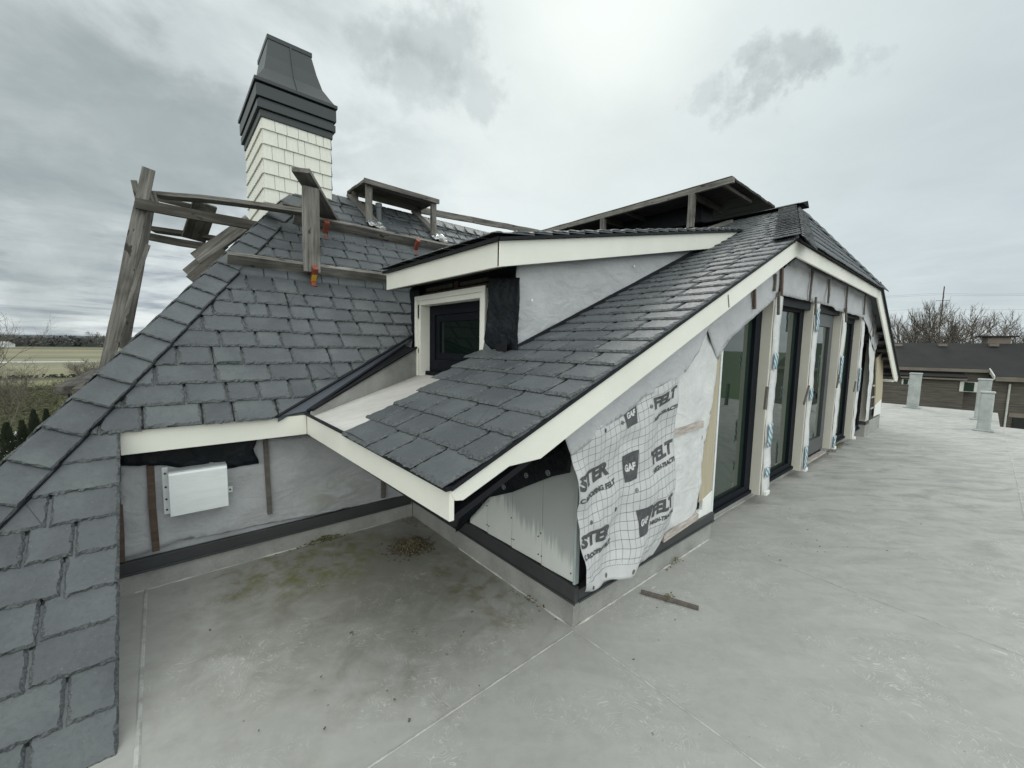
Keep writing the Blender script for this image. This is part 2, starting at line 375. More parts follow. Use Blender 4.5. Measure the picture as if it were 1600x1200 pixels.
def board(name, a, b, w, t, up, mat, parent=None, warp=0.0, bev=.003):
    """timber with its local x axis along the grain, slightly bowed"""
    a = Vector(a); b = Vector(b); L = (b-a).length; d = (b-a)/L; up = Vector(up)
    sd = d.cross(up).normalized(); uu = sd.cross(d).normalized()
    n = max(2, int(L/.25)); vs = []; fs = []
    for i in range(n+1):
        x = L*i/n; k = warp*math.sin(math.pi*i/n)
        e = random.uniform(-.004, .004)
        vs += [(x, -t/2, -w/2+k+e), (x, t/2, -w/2+k+e), (x, t/2, w/2+k+e), (x, -t/2, w/2+k+e)]
    for i in range(n):
        for k in range(4): fs.append((i*4+k, (i+1)*4+k, (i+1)*4+(k+1) % 4, i*4+(k+1) % 4))
    fs += [(0, 1, 2, 3), (n*4+3, n*4+2, n*4+1, n*4)]
    me = bpy.data.meshes.new(name); me.from_pydata(vs, [], fs); me.materials.append(mat)
    o = bpy.data.objects.new(name, me)
    Mx = Matrix(((d.x, sd.x, uu.x, a.x), (d.y, sd.y, uu.y, a.y), (d.z, sd.z, uu.z, a.z), (0, 0, 0, 1)))
    col.objects.link(o); 
    if parent is not None:
        o.parent = parent; o.matrix_parent_inverse = parent_world(parent).inverted()
    o.matrix_basis = Mx
    bm = bmesh.new(); bm.from_mesh(me); bmesh.ops.recalc_face_normals(bm, faces=bm.faces); bm.to_mesh(me); bm.free()
    md = o.modifiers.new('bevel', 'BEVEL'); md.width = bev; md.segments = 2; md.limit_method = 'ANGLE'
    return o
def cloth(name, pts, mat, parent=None, amp=.012, freq=3.0, size=.07, nrm=(0, -1, 0), thick=.003, aniso=(1, 1, 1), seed=0):
    """a limp sheet cut to an outline, wrinkled, with thickness"""
    bm = bmesh.new(); f = bm.faces.new([bm.verts.new(p) for p in pts])
    bmesh.ops.triangulate(bm, faces=[f])
    for _ in range(6):
        es = [e for e in bm.edges if e.calc_length() > size]
        if not es: break
        bmesh.ops.subdivide_edges(bm, edges=es, cuts=1); bmesh.ops.triangulate(bm, faces=[f for f in bm.faces if len(f.verts) > 3])
    n = Vector(nrm).normalized()
    for v in bm.verts:
        q = Vector((v.co.x*aniso[0], v.co.y*aniso[1], v.co.z*aniso[2]))*freq+Vector((seed*3.1, seed, 0))
        v.co += n*(amp*(noise.noise(q)+.5*noise.noise(q*2.3)+.25*noise.noise(q*5.1)))
        if v.is_boundary: v.co += Vector((noise.noise(q*3), 0, noise.noise(q*3+Vector((5, 5, 5)))))*amp*.5*(1-abs(n.x)) 
    bmesh.ops.recalc_face_normals(bm, faces=bm.faces)
    me = bpy.data.meshes.new(name); bm.to_mesh(me); bm.free(); me.materials.append(mat)
    me.polygons.foreach_set('use_smooth', [True]*len(me.polygons))
    o = link(bpy.data.objects.new(name, me), parent)
    md = o.modifiers.new('thickness', 'SOLIDIFY'); md.thickness = thick; md.offset = 0
    return o
def Yp(pts, y): return [on(px, py, 1, y) for px, py in pts]
def Xp(pts, x): return [on(px, py, 0, x) for px, py in pts]

# ------------------------------------------------------------------ slating
def clip(poly, hp):
    for (a, b, c) in hp:                       # keep a*s + b*t >= c
        out = []
        for i in range(len(poly)):
            p, q = poly[i-1], poly[i]; dp = a*p[0]+b*p[1]-c; dq = a*q[0]+b*q[1]-c
            if (dp >= 0) != (dq >= 0):
                k = dp/(dp-dq); out.append((p[0]+(q[0]-p[0])*k, p[1]+(q[1]-p[1])*k))
            if dq >= 0: out.append(q)
        poly = out
        if len(poly) < 3: return []
    return poly
def slate_field(name, O, U, V, rows, span, hp=(), parent=None, lap=None, lift=.027, thick=.012, step=.012, wid=(.15, .35), off=0.0, gap=.010, rough=.0060, inset=(.004, .024), skip=None, ragged_top=False):
    O = Vector(O); U = Vector(U).normalized(); V = Vector(V).normalized(); N = U.cross(V)
    if N.z < 0: N = -N
    verts = []; faces = []; rnd = []; edge = []
    for ri, (t0, ex) in enumerate(rows):
        s0, s1, fromright = span(t0+ex*.3)
        if s1 <= s0: continue
        s = s0
        cuts = [s0]
        while s < s1-.10:
            s += random.uniform(*wid)
            if s > s1-.09: s = s1
            cuts.append(s)
        if cuts[-1] < s1: cuts[-1] = s1
        if fromright: cuts = [s0+s1-c for c in cuts][::-1]
        for a, b in zip(cuts, cuts[1:]):
            a += gap/2; b -= gap/2
            if skip and skip((a+b)/2, t0+ex*.5): continue
            tb = t0+random.uniform(-.007, .007); tt = t0+ex+(ex*.92 if lap is None else lap)
            nb = max(3, int((b-a)/step)); ns = max(2, int((tt-tb)/(step*1.2)))
            poly = []
            ph = random.random()*90
            j = lambda k: rough*(noise.noise(Vector((k*37.7, ph, 0)))*1.5+random.uniform(-.45, .45))
            for i in range(nb+1): poly.append((a+(b-a)*i/nb, tb+j(i/nb)))
            for i in range(1, ns+1): poly.append((b+j(2+i/ns)*.5, tb+(tt-tb)*i/ns))
            poly.append((a, tt))
            for i in range(ns-1, 0, -1): poly.append((a+j(4+i/ns)*.5, tb+(tt-tb)*i/ns))
            poly = clip(poly, hp)
            if len(poly) < 3: continue
            n = len(poly); inner = []
            nz = lambda q, c: inset[0]+(inset[1]-inset[0])*min(1, max(0, .5+1.2*noise.noise(Vector((q*22, ph, c)))+.5*noise.noise(Vector((q*70, ph, c)))))
            for (ps, pt) in poly:
                kl, kr, kb = nz(pt, 1)*.8, nz(pt, 5)*.8, nz(ps, 9)
                if pt > t0+ex: kl *= .2; kr *= .2
                inner.append((min(max(ps, a+kl), b-kr), max(pt, tb+kb)))
            H = tt-tb
            tilt = random.uniform(-.0015, .0015)
            def hgt(p): return off+lift*(1-(p[1]-tb)/H)+.002+tilt*(p[0]-a)/(b-a)
            base = len(verts); r = random.random()
            for p in poly: verts.append(O+U*p[0]+V*p[1]+N*(hgt(p)))
            for p in poly: verts.append(O+U*p[0]+V*p[1]+N*(hgt(p)+thick*.22*random.uniform(.5, 1.6)))
            for p in inner: verts.append(O+U*p[0]+V*p[1]+N*(hgt(p)+thick))
            for i in range(n):
                k = (i+1) % n
                faces.append((base+i, base+k, base+n+k, base+n+i)); rnd.append(r); edge.append(1)
                faces.append((base+n+i, base+n+k, base+2*n+k, base+2*n+i)); rnd.append(r); edge.append(.6)
            faces.append(tuple(base+2*n+i for i in range(n))); rnd.append(r); edge.append(0)
    return mesh_obj(name, verts, faces, M['slate'], parent, attrs={'rnd': rnd, 'edge': edge})
def rows_of(t0, t1, ex): return [(t0+i*ex, ex) for i in range(int((t1-t0)/ex)+1)]

# ------------------------------------------------------------------ key dimensions (metres)
ZE = 1.0707; XB = .782; YA = 3.2; YR = 1.248           # eave height, front eave, recess eave, rake plane
TB = .4154; TA = math.tan(R(44.57))
cA, sA = math.cos(R(44.57)), math.sin(R(44.57))
aB = math.atan(TB); cB, sB = math.cos(aB), math.sin(aB)
def zA(y): return ZE+(y-YA)*TA
def zB(x): return ZE+(x-XB)*TB
def xhip(y): return .6+(y-4.62)/1.3
KL = 1.28
def zL(x): return 2.47+(x-.6)*KL
RX = 6.8; RZ = zB(RX); RY = 1.92                        # ridge of the front block and its end
WX = 1.717; WY = 1.42                                   # siding wall and door wall planes

# ------------------------------------------------------------------ setting: deck
dk = MB()
dk.add([(-.28, 3.44, 0), (-.28, -7, 0), (14.3, -7, 0), (14.3, -.3, 0), (17.7, -.3, 0), (17.7, 2.2, 0), (17.7, 6, 0), (11.7, 6, 0), (11.7, 1.6, 0), (1.75, 1.6, 0), (1.75, 3.44, 0)],
       [tuple(range(11))[::-1]])
deck = dk.build('deck', M['deck']); tag(deck, kind='structure')
bm = bmesh.new(); bm.from_mesh(deck.data); g = bmesh.ops.extrude_face_region(bm, geom=bm.faces[:])
bmesh.ops.translate(bm, verts=[v for v in g['geom'] if isinstance(v, bmesh.types.BMVert)], vec=(0, 0, -.30)); bmesh.ops.recalc_face_normals(bm, faces=bm.faces); bm.to_mesh(deck.data); bm.free()
def seam(pts, w=.018, h=.003):
    b = MB()
    for p, q in zip(pts, pts[1:]):
        p = Vector(p); q = Vector(q); d = (q-p).normalized(); s = Vector((-d.y, d.x, 0))*w/2
        b.add([p-s+Vector((0,0,.001)), p+s+Vector((0,0,.001)), q+s+Vector((0,0,.001)), q-s+Vector((0,0,.001)), p-s*.4+Vector((0,0,h)), p+s*.4+Vector((0,0,h)), q+s*.4+Vector((0,0,h)), q-s*.4+Vector((0,0,h))],
              [(0,1,5,4),(1,2,6,5),(2,3,7,6),(3,0,4,7),(4,5,6,7)])
    return b
M['seam'] = simple('membrane_weld_seam', (.40, .40, .39), .5, .3, 10)
seam([(-.146, 3.40, 0), (-.142, 1.9, 0), (-.13, -2, 0)], .02, .005).build('weld_seam', M['seam'], deck)
seam([(1.70, 1.405, 0), (.5, 1.40, 0), (-.2, 1.39, 0)], .012).build('weld_seam', M['seam'], deck)
seam([(1.712, 1.40, 0), (1.69, .44, 0), (1.68, -3, 0)], .012).build('weld_seam', M['seam'], deck)
seam([(3.50, 1.40, 0), (3.43, -.25, 0), (3.40, -3, 0)], .012).build('weld_seam', M['seam'], deck)
seam([(3.43, -.36, 0), (8.3, -.37, 0), (14.2, -.34, 0)], .014).build('weld_seam', M['seam'], deck)
seam([(8.9, 1.5, 0), (8.8, -3, 0)], .012).build('weld_seam', M['seam'], deck)

# ------------------------------------------------------------------ the house (one thing, many parts)
house = empty('house', (0, 0, -5))
tag(house, 'slate roofed house with half finished terrace walls, a dormer and a cream chimney', 'house')
H = house
# lower storey body, out of sight below the deck
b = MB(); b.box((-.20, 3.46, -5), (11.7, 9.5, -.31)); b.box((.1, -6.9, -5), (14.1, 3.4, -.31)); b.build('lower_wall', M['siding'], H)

# ---- main roof (faces the recess)
def spanA(t):
    y = YA+t*cA
    if t < 0: return (xhip(y)-.02, -.195, True)
    return (xhip(y)-.02, 6.6, False)
tR = (5.55-YA)/cA
vs_ = (.579, -.012); ve_ = (1.924, .855)               # valley edge in roof coordinates
vd = (ve_[0]-vs_[0], ve_[1]-vs_[1])
hpA_val = (-vd[1], vd[0], -vd[1]*vs_[0]+vd[0]*vs_[1])
hpA_hip = (1, -.548, -.492)
main_roof = slate_field('main_roof', (0, YA, ZE), (1, 0, 0), (0, cA, sA), rows_of(-.025, 1.50, .171), spanA, [hpA_hip, hpA_val], H, step=.013)
slate_field('upper_slates', (0, YA, ZE), (1, 0, 0), (0, cA, sA), rows_of(1.70, tR-.12, .160), spanA, [hpA_hip, hpA_val], main_roof, step=.02, wid=(.14, .30))
slate_field('lower_slates', (0, YA, ZE), (1, 0, 0), (0, cA, sA), rows_of(-.025-.171*15, -.05, .171), spanA, [hpA_hip], main_roof, step=.011, rough=.007, inset=(.006, .018), wid=(.15, .34), thick=.012, lift=.024)
# the narrow lifted courses just below the two staging planks
for tt in (1.60, 2.42):
    O = Vector((0, YA+tt*cA, zA(YA+tt*cA)+.045)); b = MB()
    x = xhip(O.y)+.14
    while x < 4.6:
        w = random.uniform(.14, .3); N_ = Vector((0, -sA, cA)); V_ = Vector((0, cA, sA)); p = Vector((x, O.y, zA(O.y)))
        prof = [(-.055, .022), (-.045, .034), (-.02, .05), (.02, .056), (.07, .05), (.07, .02)]
        poly = [p+V_*a_+N_*(h_+random.uniform(-.002, .002)) for a_, h_ in prof]
        b.prism(poly, (w-.006, 0, 0)); x += w
    o = b.build('lifted_course', M['slate'], main_roof, .003)
    me = o.data; a = me.attributes.new('rnd', 'FLOAT', 'FACE'); a.data.foreach_set('value', [.6+.3*math.sin(i//8) for i in range(len(me.polygons))])
# deck boards under the slates
ul = MB()
hx = lambda y: xhip(y)
def pA(x, y, d=-.004): return Vector((x, y, zA(y)+d*1.4))
ul.add([pA(hx(.9), .9), pA(-.2, .9), pA(-.2, YA), pA(hx(YA), YA)], [(0, 1, 2, 3)])
ul.add([pA(.5, YA), pA(XB+.01, YA), pA(XB+.3, YA+.14), pA(.9, 3.4)], [(0, 1, 2, 3)])
ul.add([pA(hx(YA), YA), pA(.62, YA), pA(1.95, 3.83), pA(6.6, 5.55), pA(hx(5.55), 5.55)], [(0, 1, 2, 3, 4)])
ul.build('underlay', M['underlay'], main_roof)
ul = MB()                                              # left face of the hipped roof and its back
ul.add([(hx(.9), .9, zA(.9)-.01), (hx(5.55), 5.55, zA(5.55)-.01), (hx(5.55), 8.5, zA(5.55)-.01), (hx(.9)-.2, 8.5, zL(hx(.9)-.2)-.01), (hx(.9)-.2, .9, zL(hx(.9)-.2)-.01)], [(0, 1, 2, 3, 4)])
ul.add([(hx(5.55), 5.55, 3.385), (6.6, 5.55, 3.385), (6.6, 8.6, .4), (hx(5.55), 8.6, .4)], [(0, 1, 2, 3)])
ul.build('rear_slope', M['underlay'], main_roof)
slate_field('left_slates', (0, 0, 0), (0, -1, 0), (1/math.hypot(1, KL), 0, KL/math.hypot(1, KL)), [], lambda t: (0, 0, False), [], main_roof) if False else None
# slate edge board along the recess and plumb wall below it
b = MB(); p0 = (-.215, .9, zA(.9)-.03); p1 = (-.215, 3.2, zA(3.2)-.03)
b.add([p0, p1, (-.215, 3.2, zA(3.2)), (-.215, .9, zA(.9)), (-.23, .9, zA(.9)-.03), (-.23, 3.2, zA(3.2)-.03), (-.23, 3.2, zA(3.2)), (-.23, .9, zA(.9))],
      [(0,1,2,3),(4,7,6,5),(0,4,5,1),(3,2,6,7)]); b.build('edge_strip', M['black'], H)
b = MB(); b.prism([(-.27, .9, -2.5), (-.27, 3.44, -2.5), (-.27, 3.44, 1.0), (-.27, 3.2, zA(3.2)-.06), (-.27, .9, zA(.9)-.06)], (-.05, 0, 0)); b.build('recess_side_wall', M['felt'], H)

# hip caps
def caps(name, P0, P1, N, side, width, ex, parent, off=.03, wid_jit=.006, lift=.022):
    P0 = Vector(P0); P1 = Vector(P1); T = (P1-P0); L = T.length; T.normalize(); N = Vector(N).normalized()
    S = N.cross(T).normalized()
    if S.dot(Vector(side)) < 0: S = -S
    flip = S.cross(T).dot(N) < 0
    rows = rows_of(0, L-ex, ex)
    return slate_field(name, P0, S, T, rows, lambda t: (-.022, width, False), [], parent, lap=.04, lift=lift, off=off, wid=(width+.2, width+.3), step=.013, thick=.011, rough=.004, inset=(.003, .010)) if not flip else \
           slate_field(name, P0, -S, T, rows, lambda t: (-width, .022, False), [], parent, lap=.04, lift=lift, off=off, wid=(width+.2, width+.3), step=.013, thick=.011, rough=.004, inset=(.003, .010))
# NB slate_field orients its normal upward
h0 = Vector((hx(1.55), 1.55, zA(1.55))); h1 = Vector((hx(5.40), 5.40, zA(5.40)))
caps('hip_cap', h0, h1, (0, -sA, cA), (1, 0, 0), .165, .205, H, off=.032)
caps('hip_cap', h0, h1, Vector((-KL, 0, 1)), (-1, 0, 0), .15, .205, H, off=.020)
b = MB(); dd = (h1-h0).normalized(); S_ = Vector((0, -sA, cA)).cross(dd); S_ = S_ if S_.x > 0 else -S_
N_ = Vector((0, -sA, cA)); b.prism([h0+S_*.150+N_*.02, h0+S_*.165+N_*.02, h0+S_*.165+N_*.040, h0+S_*.150+N_*.040], h1-h0); b.build('hip_lead', M['black'], H)

# main ridge
caps('ridge_cap', (1.60, 5.55, zA(5.55)), (6.4, 5.55, zA(5.55)), (0, -sA, cA), (0, -1, -1), .12, .19, H, off=.03)
caps('ridge_cap', (1.60, 5.55, zA(5.55)), (6.4, 5.55, zA(5.55)), (0, sA, cA), (0, 1, -1), .12, .19, H, off=.03)
# vent pipe through the slope
b = MB(); b.tube([(2.235, 5.33, 3.12), (2.235, 5.33, 3.39)], .036, 16); b.tube([(2.235, 5.33, 3.36), (2.235, 5.33, 3.415)], .042, 16); b.build('roof_pipe', M['pipe'], H, smooth=False)
b = MB(); b.add([Vector((2.12, 5.22, zA(5.22)+.045)), Vector((2.46, 5.16, zA(5.16)+.045)), Vector((2.42, 5.34, zA(5.34)+.035)), Vector((2.14, 5.42, zA(5.42)+.035))], [(0, 1, 2, 3)]); b.build('pipe_flashing', M['valley'], H)

# ---- valley between the two slopes
def BP(x, y, d=0): return Vector((x, y, zB(x)+d))
def onA(px, py, d=0.0):                                # sight line to the main slope, raised by d
    v = ray(px, py); n = Vector((0, -sA, cA)); p0 = Vector((0, YA, ZE))+n*d; return EYE+v*((p0-EYE).dot(n)/v.dot(n))
up0, up1 = onA(434, 651, .035), onA(644, 526, .035); lo0, lo1 = onA(480, 642, .020), onA(633, 539, .020)
b = MB(); b.add([up0, up1, lo1, lo0], [(0, 1, 2, 3)]); b.add([up0, up1, up1-Vector((0, 0, .04)), up0-Vector((0, 0, .04))], [(0, 1, 2, 3)]); b.build('valley', M['valley'], H)
b = MB(); b.beam(up0, up1, .030, .014, (0, -sA, cA)); b.beam(lo0, lo1, .014, .016, (0, -sA, cA)); b.build('valley_edge', M['black'], H)
E0, E1 = Vector((.81, 3.175, zB(.81)+.012)), Vector((1.94, 3.693, zB(1.94)+.012))
ST = (E1-E0).normalized(); wv = (lo1-E1); SU = (wv-ST*wv.dot(ST)); SU_w = SU.length; SU.normalize(); w0 = (lo0-E0).dot(SU)

# ---- front block roof (slope facing the recess side)
BO = (XB, 0, ZE); BV = (cB, 0, sB)
def cheek_y(x): return 3.17+(x-.80)*.46                # low cheek beside the pale membrane
def x_of(t): return XB+t*cB
def spanB(t):
    x = x_of(t)
    lo = 1.232 if x < 4.53 else 1.235+(x-4.53)*.296
    if x < 1.93: return (lo, 2.30+(x-.78)*.28+random.uniform(-.03, .06), False)
    if x < 5.35: return (lo, 2.30, False)
    return (lo, 5.8, False)
hipB = (1, -.2965*cB, 1.228+(XB-4.53)*.2965)           # y > hip line, in roof coordinates (s=y, t)
front_roof = slate_field('front_roof', BO, (0, 1, 0), BV, rows_of(-.025, 6.52, .182), spanB, [(1, 0, 1.228), hipB], H, step=.012, gap=.016, inset=(.008, .030), wid=(.16, .36), skip=lambda s, t: x_of(t) > 4.53 and s < 1.235+(x_of(t)-4.53)*.29)
# strip of slates between valley and cheek
sl_w = lambda t: max(.03, w0+(SU_w-w0)*t/(E1-E0).length)
vo = slate_field('valley_slates', E0, SU, ST, rows_of(-.03, (E1-E0).length-.05, .165), lambda t: (-.006, sl_w(t)-.006, False), [], front_roof, step=.010, wid=(.4, .5), lift=.016, thick=.008, inset=(.002, .008), lap=.03, rough=.003)
b = MB(); b.add([E0-Vector((0, 0, .01)), E1-Vector((0, 0, .01)), lo1-Vector((0, 0, .012)), lo0-Vector((0, 0, .012))], [(0, 1, 2, 3)]); b.build('valley_board', M['black'], front_roof)
ul = MB()
ul.add([BP(XB+.01, 1.25, -.006), BP(4.53, 1.25, -.006), BP(RX, RY, -.006), BP(RX, 6.6, -.006), BP(5.35, 6.2, -.006), BP(5.35, 2.26, -.006), BP(1.95, 2.26, -.006), BP(1.95, 2.50, -.006), BP(XB+.01, 2.24, -.006)], [tuple(range(9))])
ul.build('underlay', M['underlay'], front_roof)
# ceiling-side deck of the overhang
b = MB(); b.prism([(XB+.03, 1.29, zB(XB)-.16), (4.5, 1.29, zB(4.5)-.17), (4.5, 1.40, zB(4.5)-.17), (1.74, 1.40, zB(1.74)-.17), (1.74, 2.28, zB(1.74)-.17), (XB+.03, 2.28, zB(XB)-.16)], (0, 0, .03)); b.add([(XB+.03, 2.28, ZE-.14), (1.74, 2.28, ZE+.04), (1.74, 3.41, ZE+.04), (XB+.03, 3.25, ZE-.14)], [(0, 1, 2, 3)]); b.add([(-.2, 3.23, ZE-.14), (XB+.03, 3.23, ZE-.14), (XB+.03, 3.42, ZE-.14), (-.2, 3.42, ZE-.14)], [(0, 1, 2, 3)]); b.build('soffit', M['black'], H)
# front hipped face over the doors
FV = Vector((0, RY-1.235, RZ-2.625)); FL = FV.length; FVn = FV/FL
frac = lambda t: t/FL
def spanF(t): return (4.53+(RX-4.53)*frac(t)-.05, 9.07-(9.07-RX)*frac(t)+.05, False)
k1 = (RX-4.53)/FL; k2 = (9.07-RX)/FL
slate_field('front_slates', (0, 1.225, 2.630), (1, 0, 0), FVn, rows_of(-.015, FL-.05, .165), spanF, [(1, -k1, 4.52), (-1, -k2, -9.09)], front_roof, step=.03, wid=(.18, .34))
ul = MB(); ul.add([(4.53, 1.235, 2.62), (9.07, 1.235, 2.62), (RX, RY, RZ-.01)], [(0, 1, 2)])
ul.add([(9.07, 1.235, 2.62), (12.2, 1.235, 1.07), (12.2, 6, 1.07), (RX, 6.6, RZ-.01), (RX, RY, RZ-.01)], [(0, 1, 2, 3, 4)]); ul.build('far_slope', M['underlay'], front_roof)
slate_field('far_slates', (12.28, 0, 1.05), (0, 1, 0), (-.896, 0, .444), rows_of(-.0, 3.5, .182), lambda t: (1.22, 3.0, False), [], front_roof, step=.04, wid=(.18, .34))
# caps of the front hips and the ridge
q0 = Vector((4.47, 1.215, 2.60)); q1 = Vector((RX, RY, RZ))
Nf = Vector((0, -FVn.z, FVn.y))
caps('hip_cap', q0, q1, (-sB, 0, cB), (0, 1, 0), .20, .13, H, off=.045)
caps('hip_cap', q0, q1, Nf, (1, 0, 0), .16, .13, H, off=.03)
q2 = Vector((8.98, 1.262, 2.665))
caps('hip_cap', q2, q1, Nf, (-1, 0, 0), .16, .20, H, off=.035)
caps('hip_cap', q2, q1, (.444, 0, .896), (1, 1, 0), .14, .20, H, off=.02)
b = MB(); b.beam((RX, RY-.05, RZ+.05), (RX, 6.3, RZ+.05), .05, .08); b.add([(RX-.16, RY-.12, RZ+.03), (RX, RY-.14, RZ+.085), (RX+.16, RY-.12, RZ+.03), (RX-.16, 6.3, RZ+.0), (RX, 6.3, RZ+.07), (RX+.16, 6.3, RZ+.0)], [(0, 1, 4, 3), (1, 2, 5, 4), (0, 2, 1)])
b.build('ridge_board', M['black'], H)

# ---- fascias
def fasc(name, poly, ext, mat='white', bev=.003, label=None):
    b = MB(); b.prism(poly, ext); o = b.build(name, M[mat], H, bev); return o
fasc('recess_fascia', [(-.205, 3.20, 1.072), (XB-.0, 3.20, 1.072), (XB, 3.20, .930), (-.205, 3.20, .930)], (0, .022, 0))
fasc('eave_fascia', [(XB, 3.197, 1.072), (XB, YR+.003, 1.064), (XB, YR+.003, .945), (XB, 3.197, .930)], (.022, 0, 0))
fasc('rake_fascia', [(XB+.001, YR, 1.058), (4.53, YR, 2.622), (4.555, YR, 2.490)]+Yp([(886, 684), (845, 717), (796, 729), (724, 782), (711.5, 783)], YR), (0, .022, 0))
fasc('door_fascia', [(4.532, YR, 2.624), (9.07, YR, 2.640), (8.88, YR, 2.490), (4.557, YR, 2.490)], (0, .022, 0))
fasc('far_fascia', [(9.072, YR, 2.638), (12.22, YR, 1.085), (12.12, YR, .99), (11.75, YR, 1.03), (8.882, YR, 2.488)], (0, .022, 0))
fasc('far_eave_return', [(11.72, YR+.024, 1.0), (12.18, YR+.024, 1.0), (12.18, YR+.024, 1.06), (11.72, YR+.024, 1.06)], (0, .5, 0))
b = MB()                                               # dark drip edges along fascia tops
b.beam((XB-.006, YR-.01, 1.078), (XB-.006, 2.36, 1.084), .018, .035); b.beam((XB-.004, 2.36, 1.081), (XB-.004, 3.2, 1.081), .012, .02)
b.beam((XB, YR-.004, 1.074), (4.50, YR-.004, 2.629), .016, .018); b.beam((-.2, 3.19, 1.08), (.60, 3.19, 1.08), .012, .03)
b.beam((4.53, YR-.010, 2.636), (9.09, YR-.010, 2.650), .02, .05); b.beam((9.07, YR-.01, 2.650), (12.25, YR-.01, 1.09), .03, .05)
b.build('drip_edge', M['black'], H)

jp = Yp([(1137, 461), (1138.5, 460), (1140, 480), (1138.5, 481)], YR-.0015); b = MB(); b.prism(jp, (0, .001, 0)); b.build('board_joint', M['batten'], H)
# ---- pale membrane in front of the dormer and its low cheek
sm = .205
def mp(x, y): return Vector((x, y, ZE-.015+(x-XB)*sm+(-.0)))
b = MB(); b.add([mp(XB+.0, 2.28), mp(2.0, 2.45), mp(2.0, 3.73), mp(XB+.0, 3.17)], [(0, 1, 2, 3)]); b.build('roof_membrane', M['pale_membrane'], H)
b = MB(); b.add([mp(.80, 3.17), mp(1.95, 3.70), BP(1.95, 3.70, .02), BP(.80, 3.17, .02)], [(0, 1, 2, 3)]); b.build('membrane_cheek', M['upstand'], H)
b = MB(); b.beam(BP(.81, 3.168, .028), BP(1.93, 3.685, .030), .018, .02); b.build('cheek_edge', M['black'], H)

# ---- dormer
DXW = 1.95; DY0, DY1 = 2.225, 3.86
dorm = MB()
dzt = lambda x: 2.285+(x-1.69)*.2055
dorm.prism([(DXW+.17, DY0+.03, 1.30), (5.0, DY0+.03, 2.6), (5.0, DY0+.03, 2.85), (DXW+.17, DY0+.03, 2.20)], (0, DY1-DY0-.06, 0))
dormer = dorm.build('dormer', M['interior'], H)
fasc('dormer_front_fascia', [(1.69, 3.865, 2.276), (1.69, 2.118, 2.276), (1.69, 2.118, 2.113), (1.69, 3.865, 2.120)], (.022, 0, 0))
fasc('dormer_side_fascia', [(1.69, 2.115, 2.111), (1.69, 2.115, 2.276), (5.43, 2.115, 3.046), (4.774, 2.115, 2.741)], (0, .022, 0))
b = MB(); b.add([(1.71, 2.13, 2.125), (5.0, 2.13, 2.79), (5.0, 3.9, 2.79), (1.71, 3.9, 2.125)], [(0, 1, 2, 3)])
b.add([(1.68, 2.10, dzt(1.68)-.002), (5.5, 2.10, dzt(5.5)-.002), (5.5, 3.9, dzt(5.5)-.002), (1.68, 3.9, dzt(1.68)-.002)], [(0, 1, 2, 3)]); b.build('dormer_roof_board', M['batten'], dormer)
DV = Vector((1, 0, .2055)).normalized()
slate_field('dormer_slates', (1.66, 0, 2.283), (0, 1, 0), DV, rows_of(-.02, 3.75, .18), lambda t: (2.085, 3.92, False), [], dormer, step=.02, wid=(.16, .3), off=.006)
b = MB(); b.beam((1.672, 2.095, 2.286), (1.672, 3.89, 2.286), .018, .03); b.beam((1.67, 2.10, 2.284), (5.50, 2.10, 3.071), .018, .03); b.build('dormer_drip_edge', M['black'], H)
# front wall pieces
b = MB(); b.box((DXW, DY0, 1.45), (DXW+.09, 2.56, 2.19)); b.box((DXW, 3.72, 1.30), (DXW+.09, DY1, 2.19)); b.box((DXW+.04, 2.5, 2.06), (DXW+.09, 3.75, 2.2)); b.box((DXW+.03, 2.5, 1.0), (DXW+.09, 3.8, 1.25)); b.build('dormer_front_wall', M['black'], H)
for y0, y1, z0, z1, mt in ((2.50, 3.66, 2.066, 2.092, 'brown'), (3.02, 3.08, 2.094, 2.15, 'brown'), (2.52, 2.99, 2.105, 2.135, 'batten'), (3.11, 3.58, 2.105, 2.14, 'batten'), (2.36, 2.40, 2.10, 2.20, 'batten')):
    b = MB(); b.box((DXW+.012, y0, z0), (DXW+.05, y1, z1)); b.build('lintel_board', M[mt], H, .002)
cloth('black_felt_wrap', Xp([(763, 431), (813, 434), (813, 470), (810, 500), (808, 556), (778, 566), (752, 566), (757, 530), (763, 500)], DXW-.035), M['black_felt'], H, .018, 7, .04, (-1, 0, 0), aniso=(1, 1.6, .7))
cloth('black_felt_wrap', Xp([(641, 452), (656, 449), (655, 560), (638, 557), (644, 530)], DXW-.02), M['black_felt'], H, .012, 7, .04, (-1, 0, 0))
cloth('lead_flap', Xp([(627, 536), (643, 531), (641, 548), (636, 556), (631, 554)], DXW-.05), M['corner'], H, .01, 7, .03, (-1, 0, 0))
b = MB(); pp = Xp([(752, 566), (757, 535), (767, 545), (778, 560), (782, 567)], DXW-.05); b.prism(pp, (-.004, 0, 0)); b.build('bitumen_patch', M['pipe'], H)
b = MB(); pp = Xp([(773, 540), (793, 533), (791, 567), (783, 567)], DXW-.062); b.prism(pp, (-.006, 0, 0)); b.build('bitumen_flap', M['black'], H, .002)
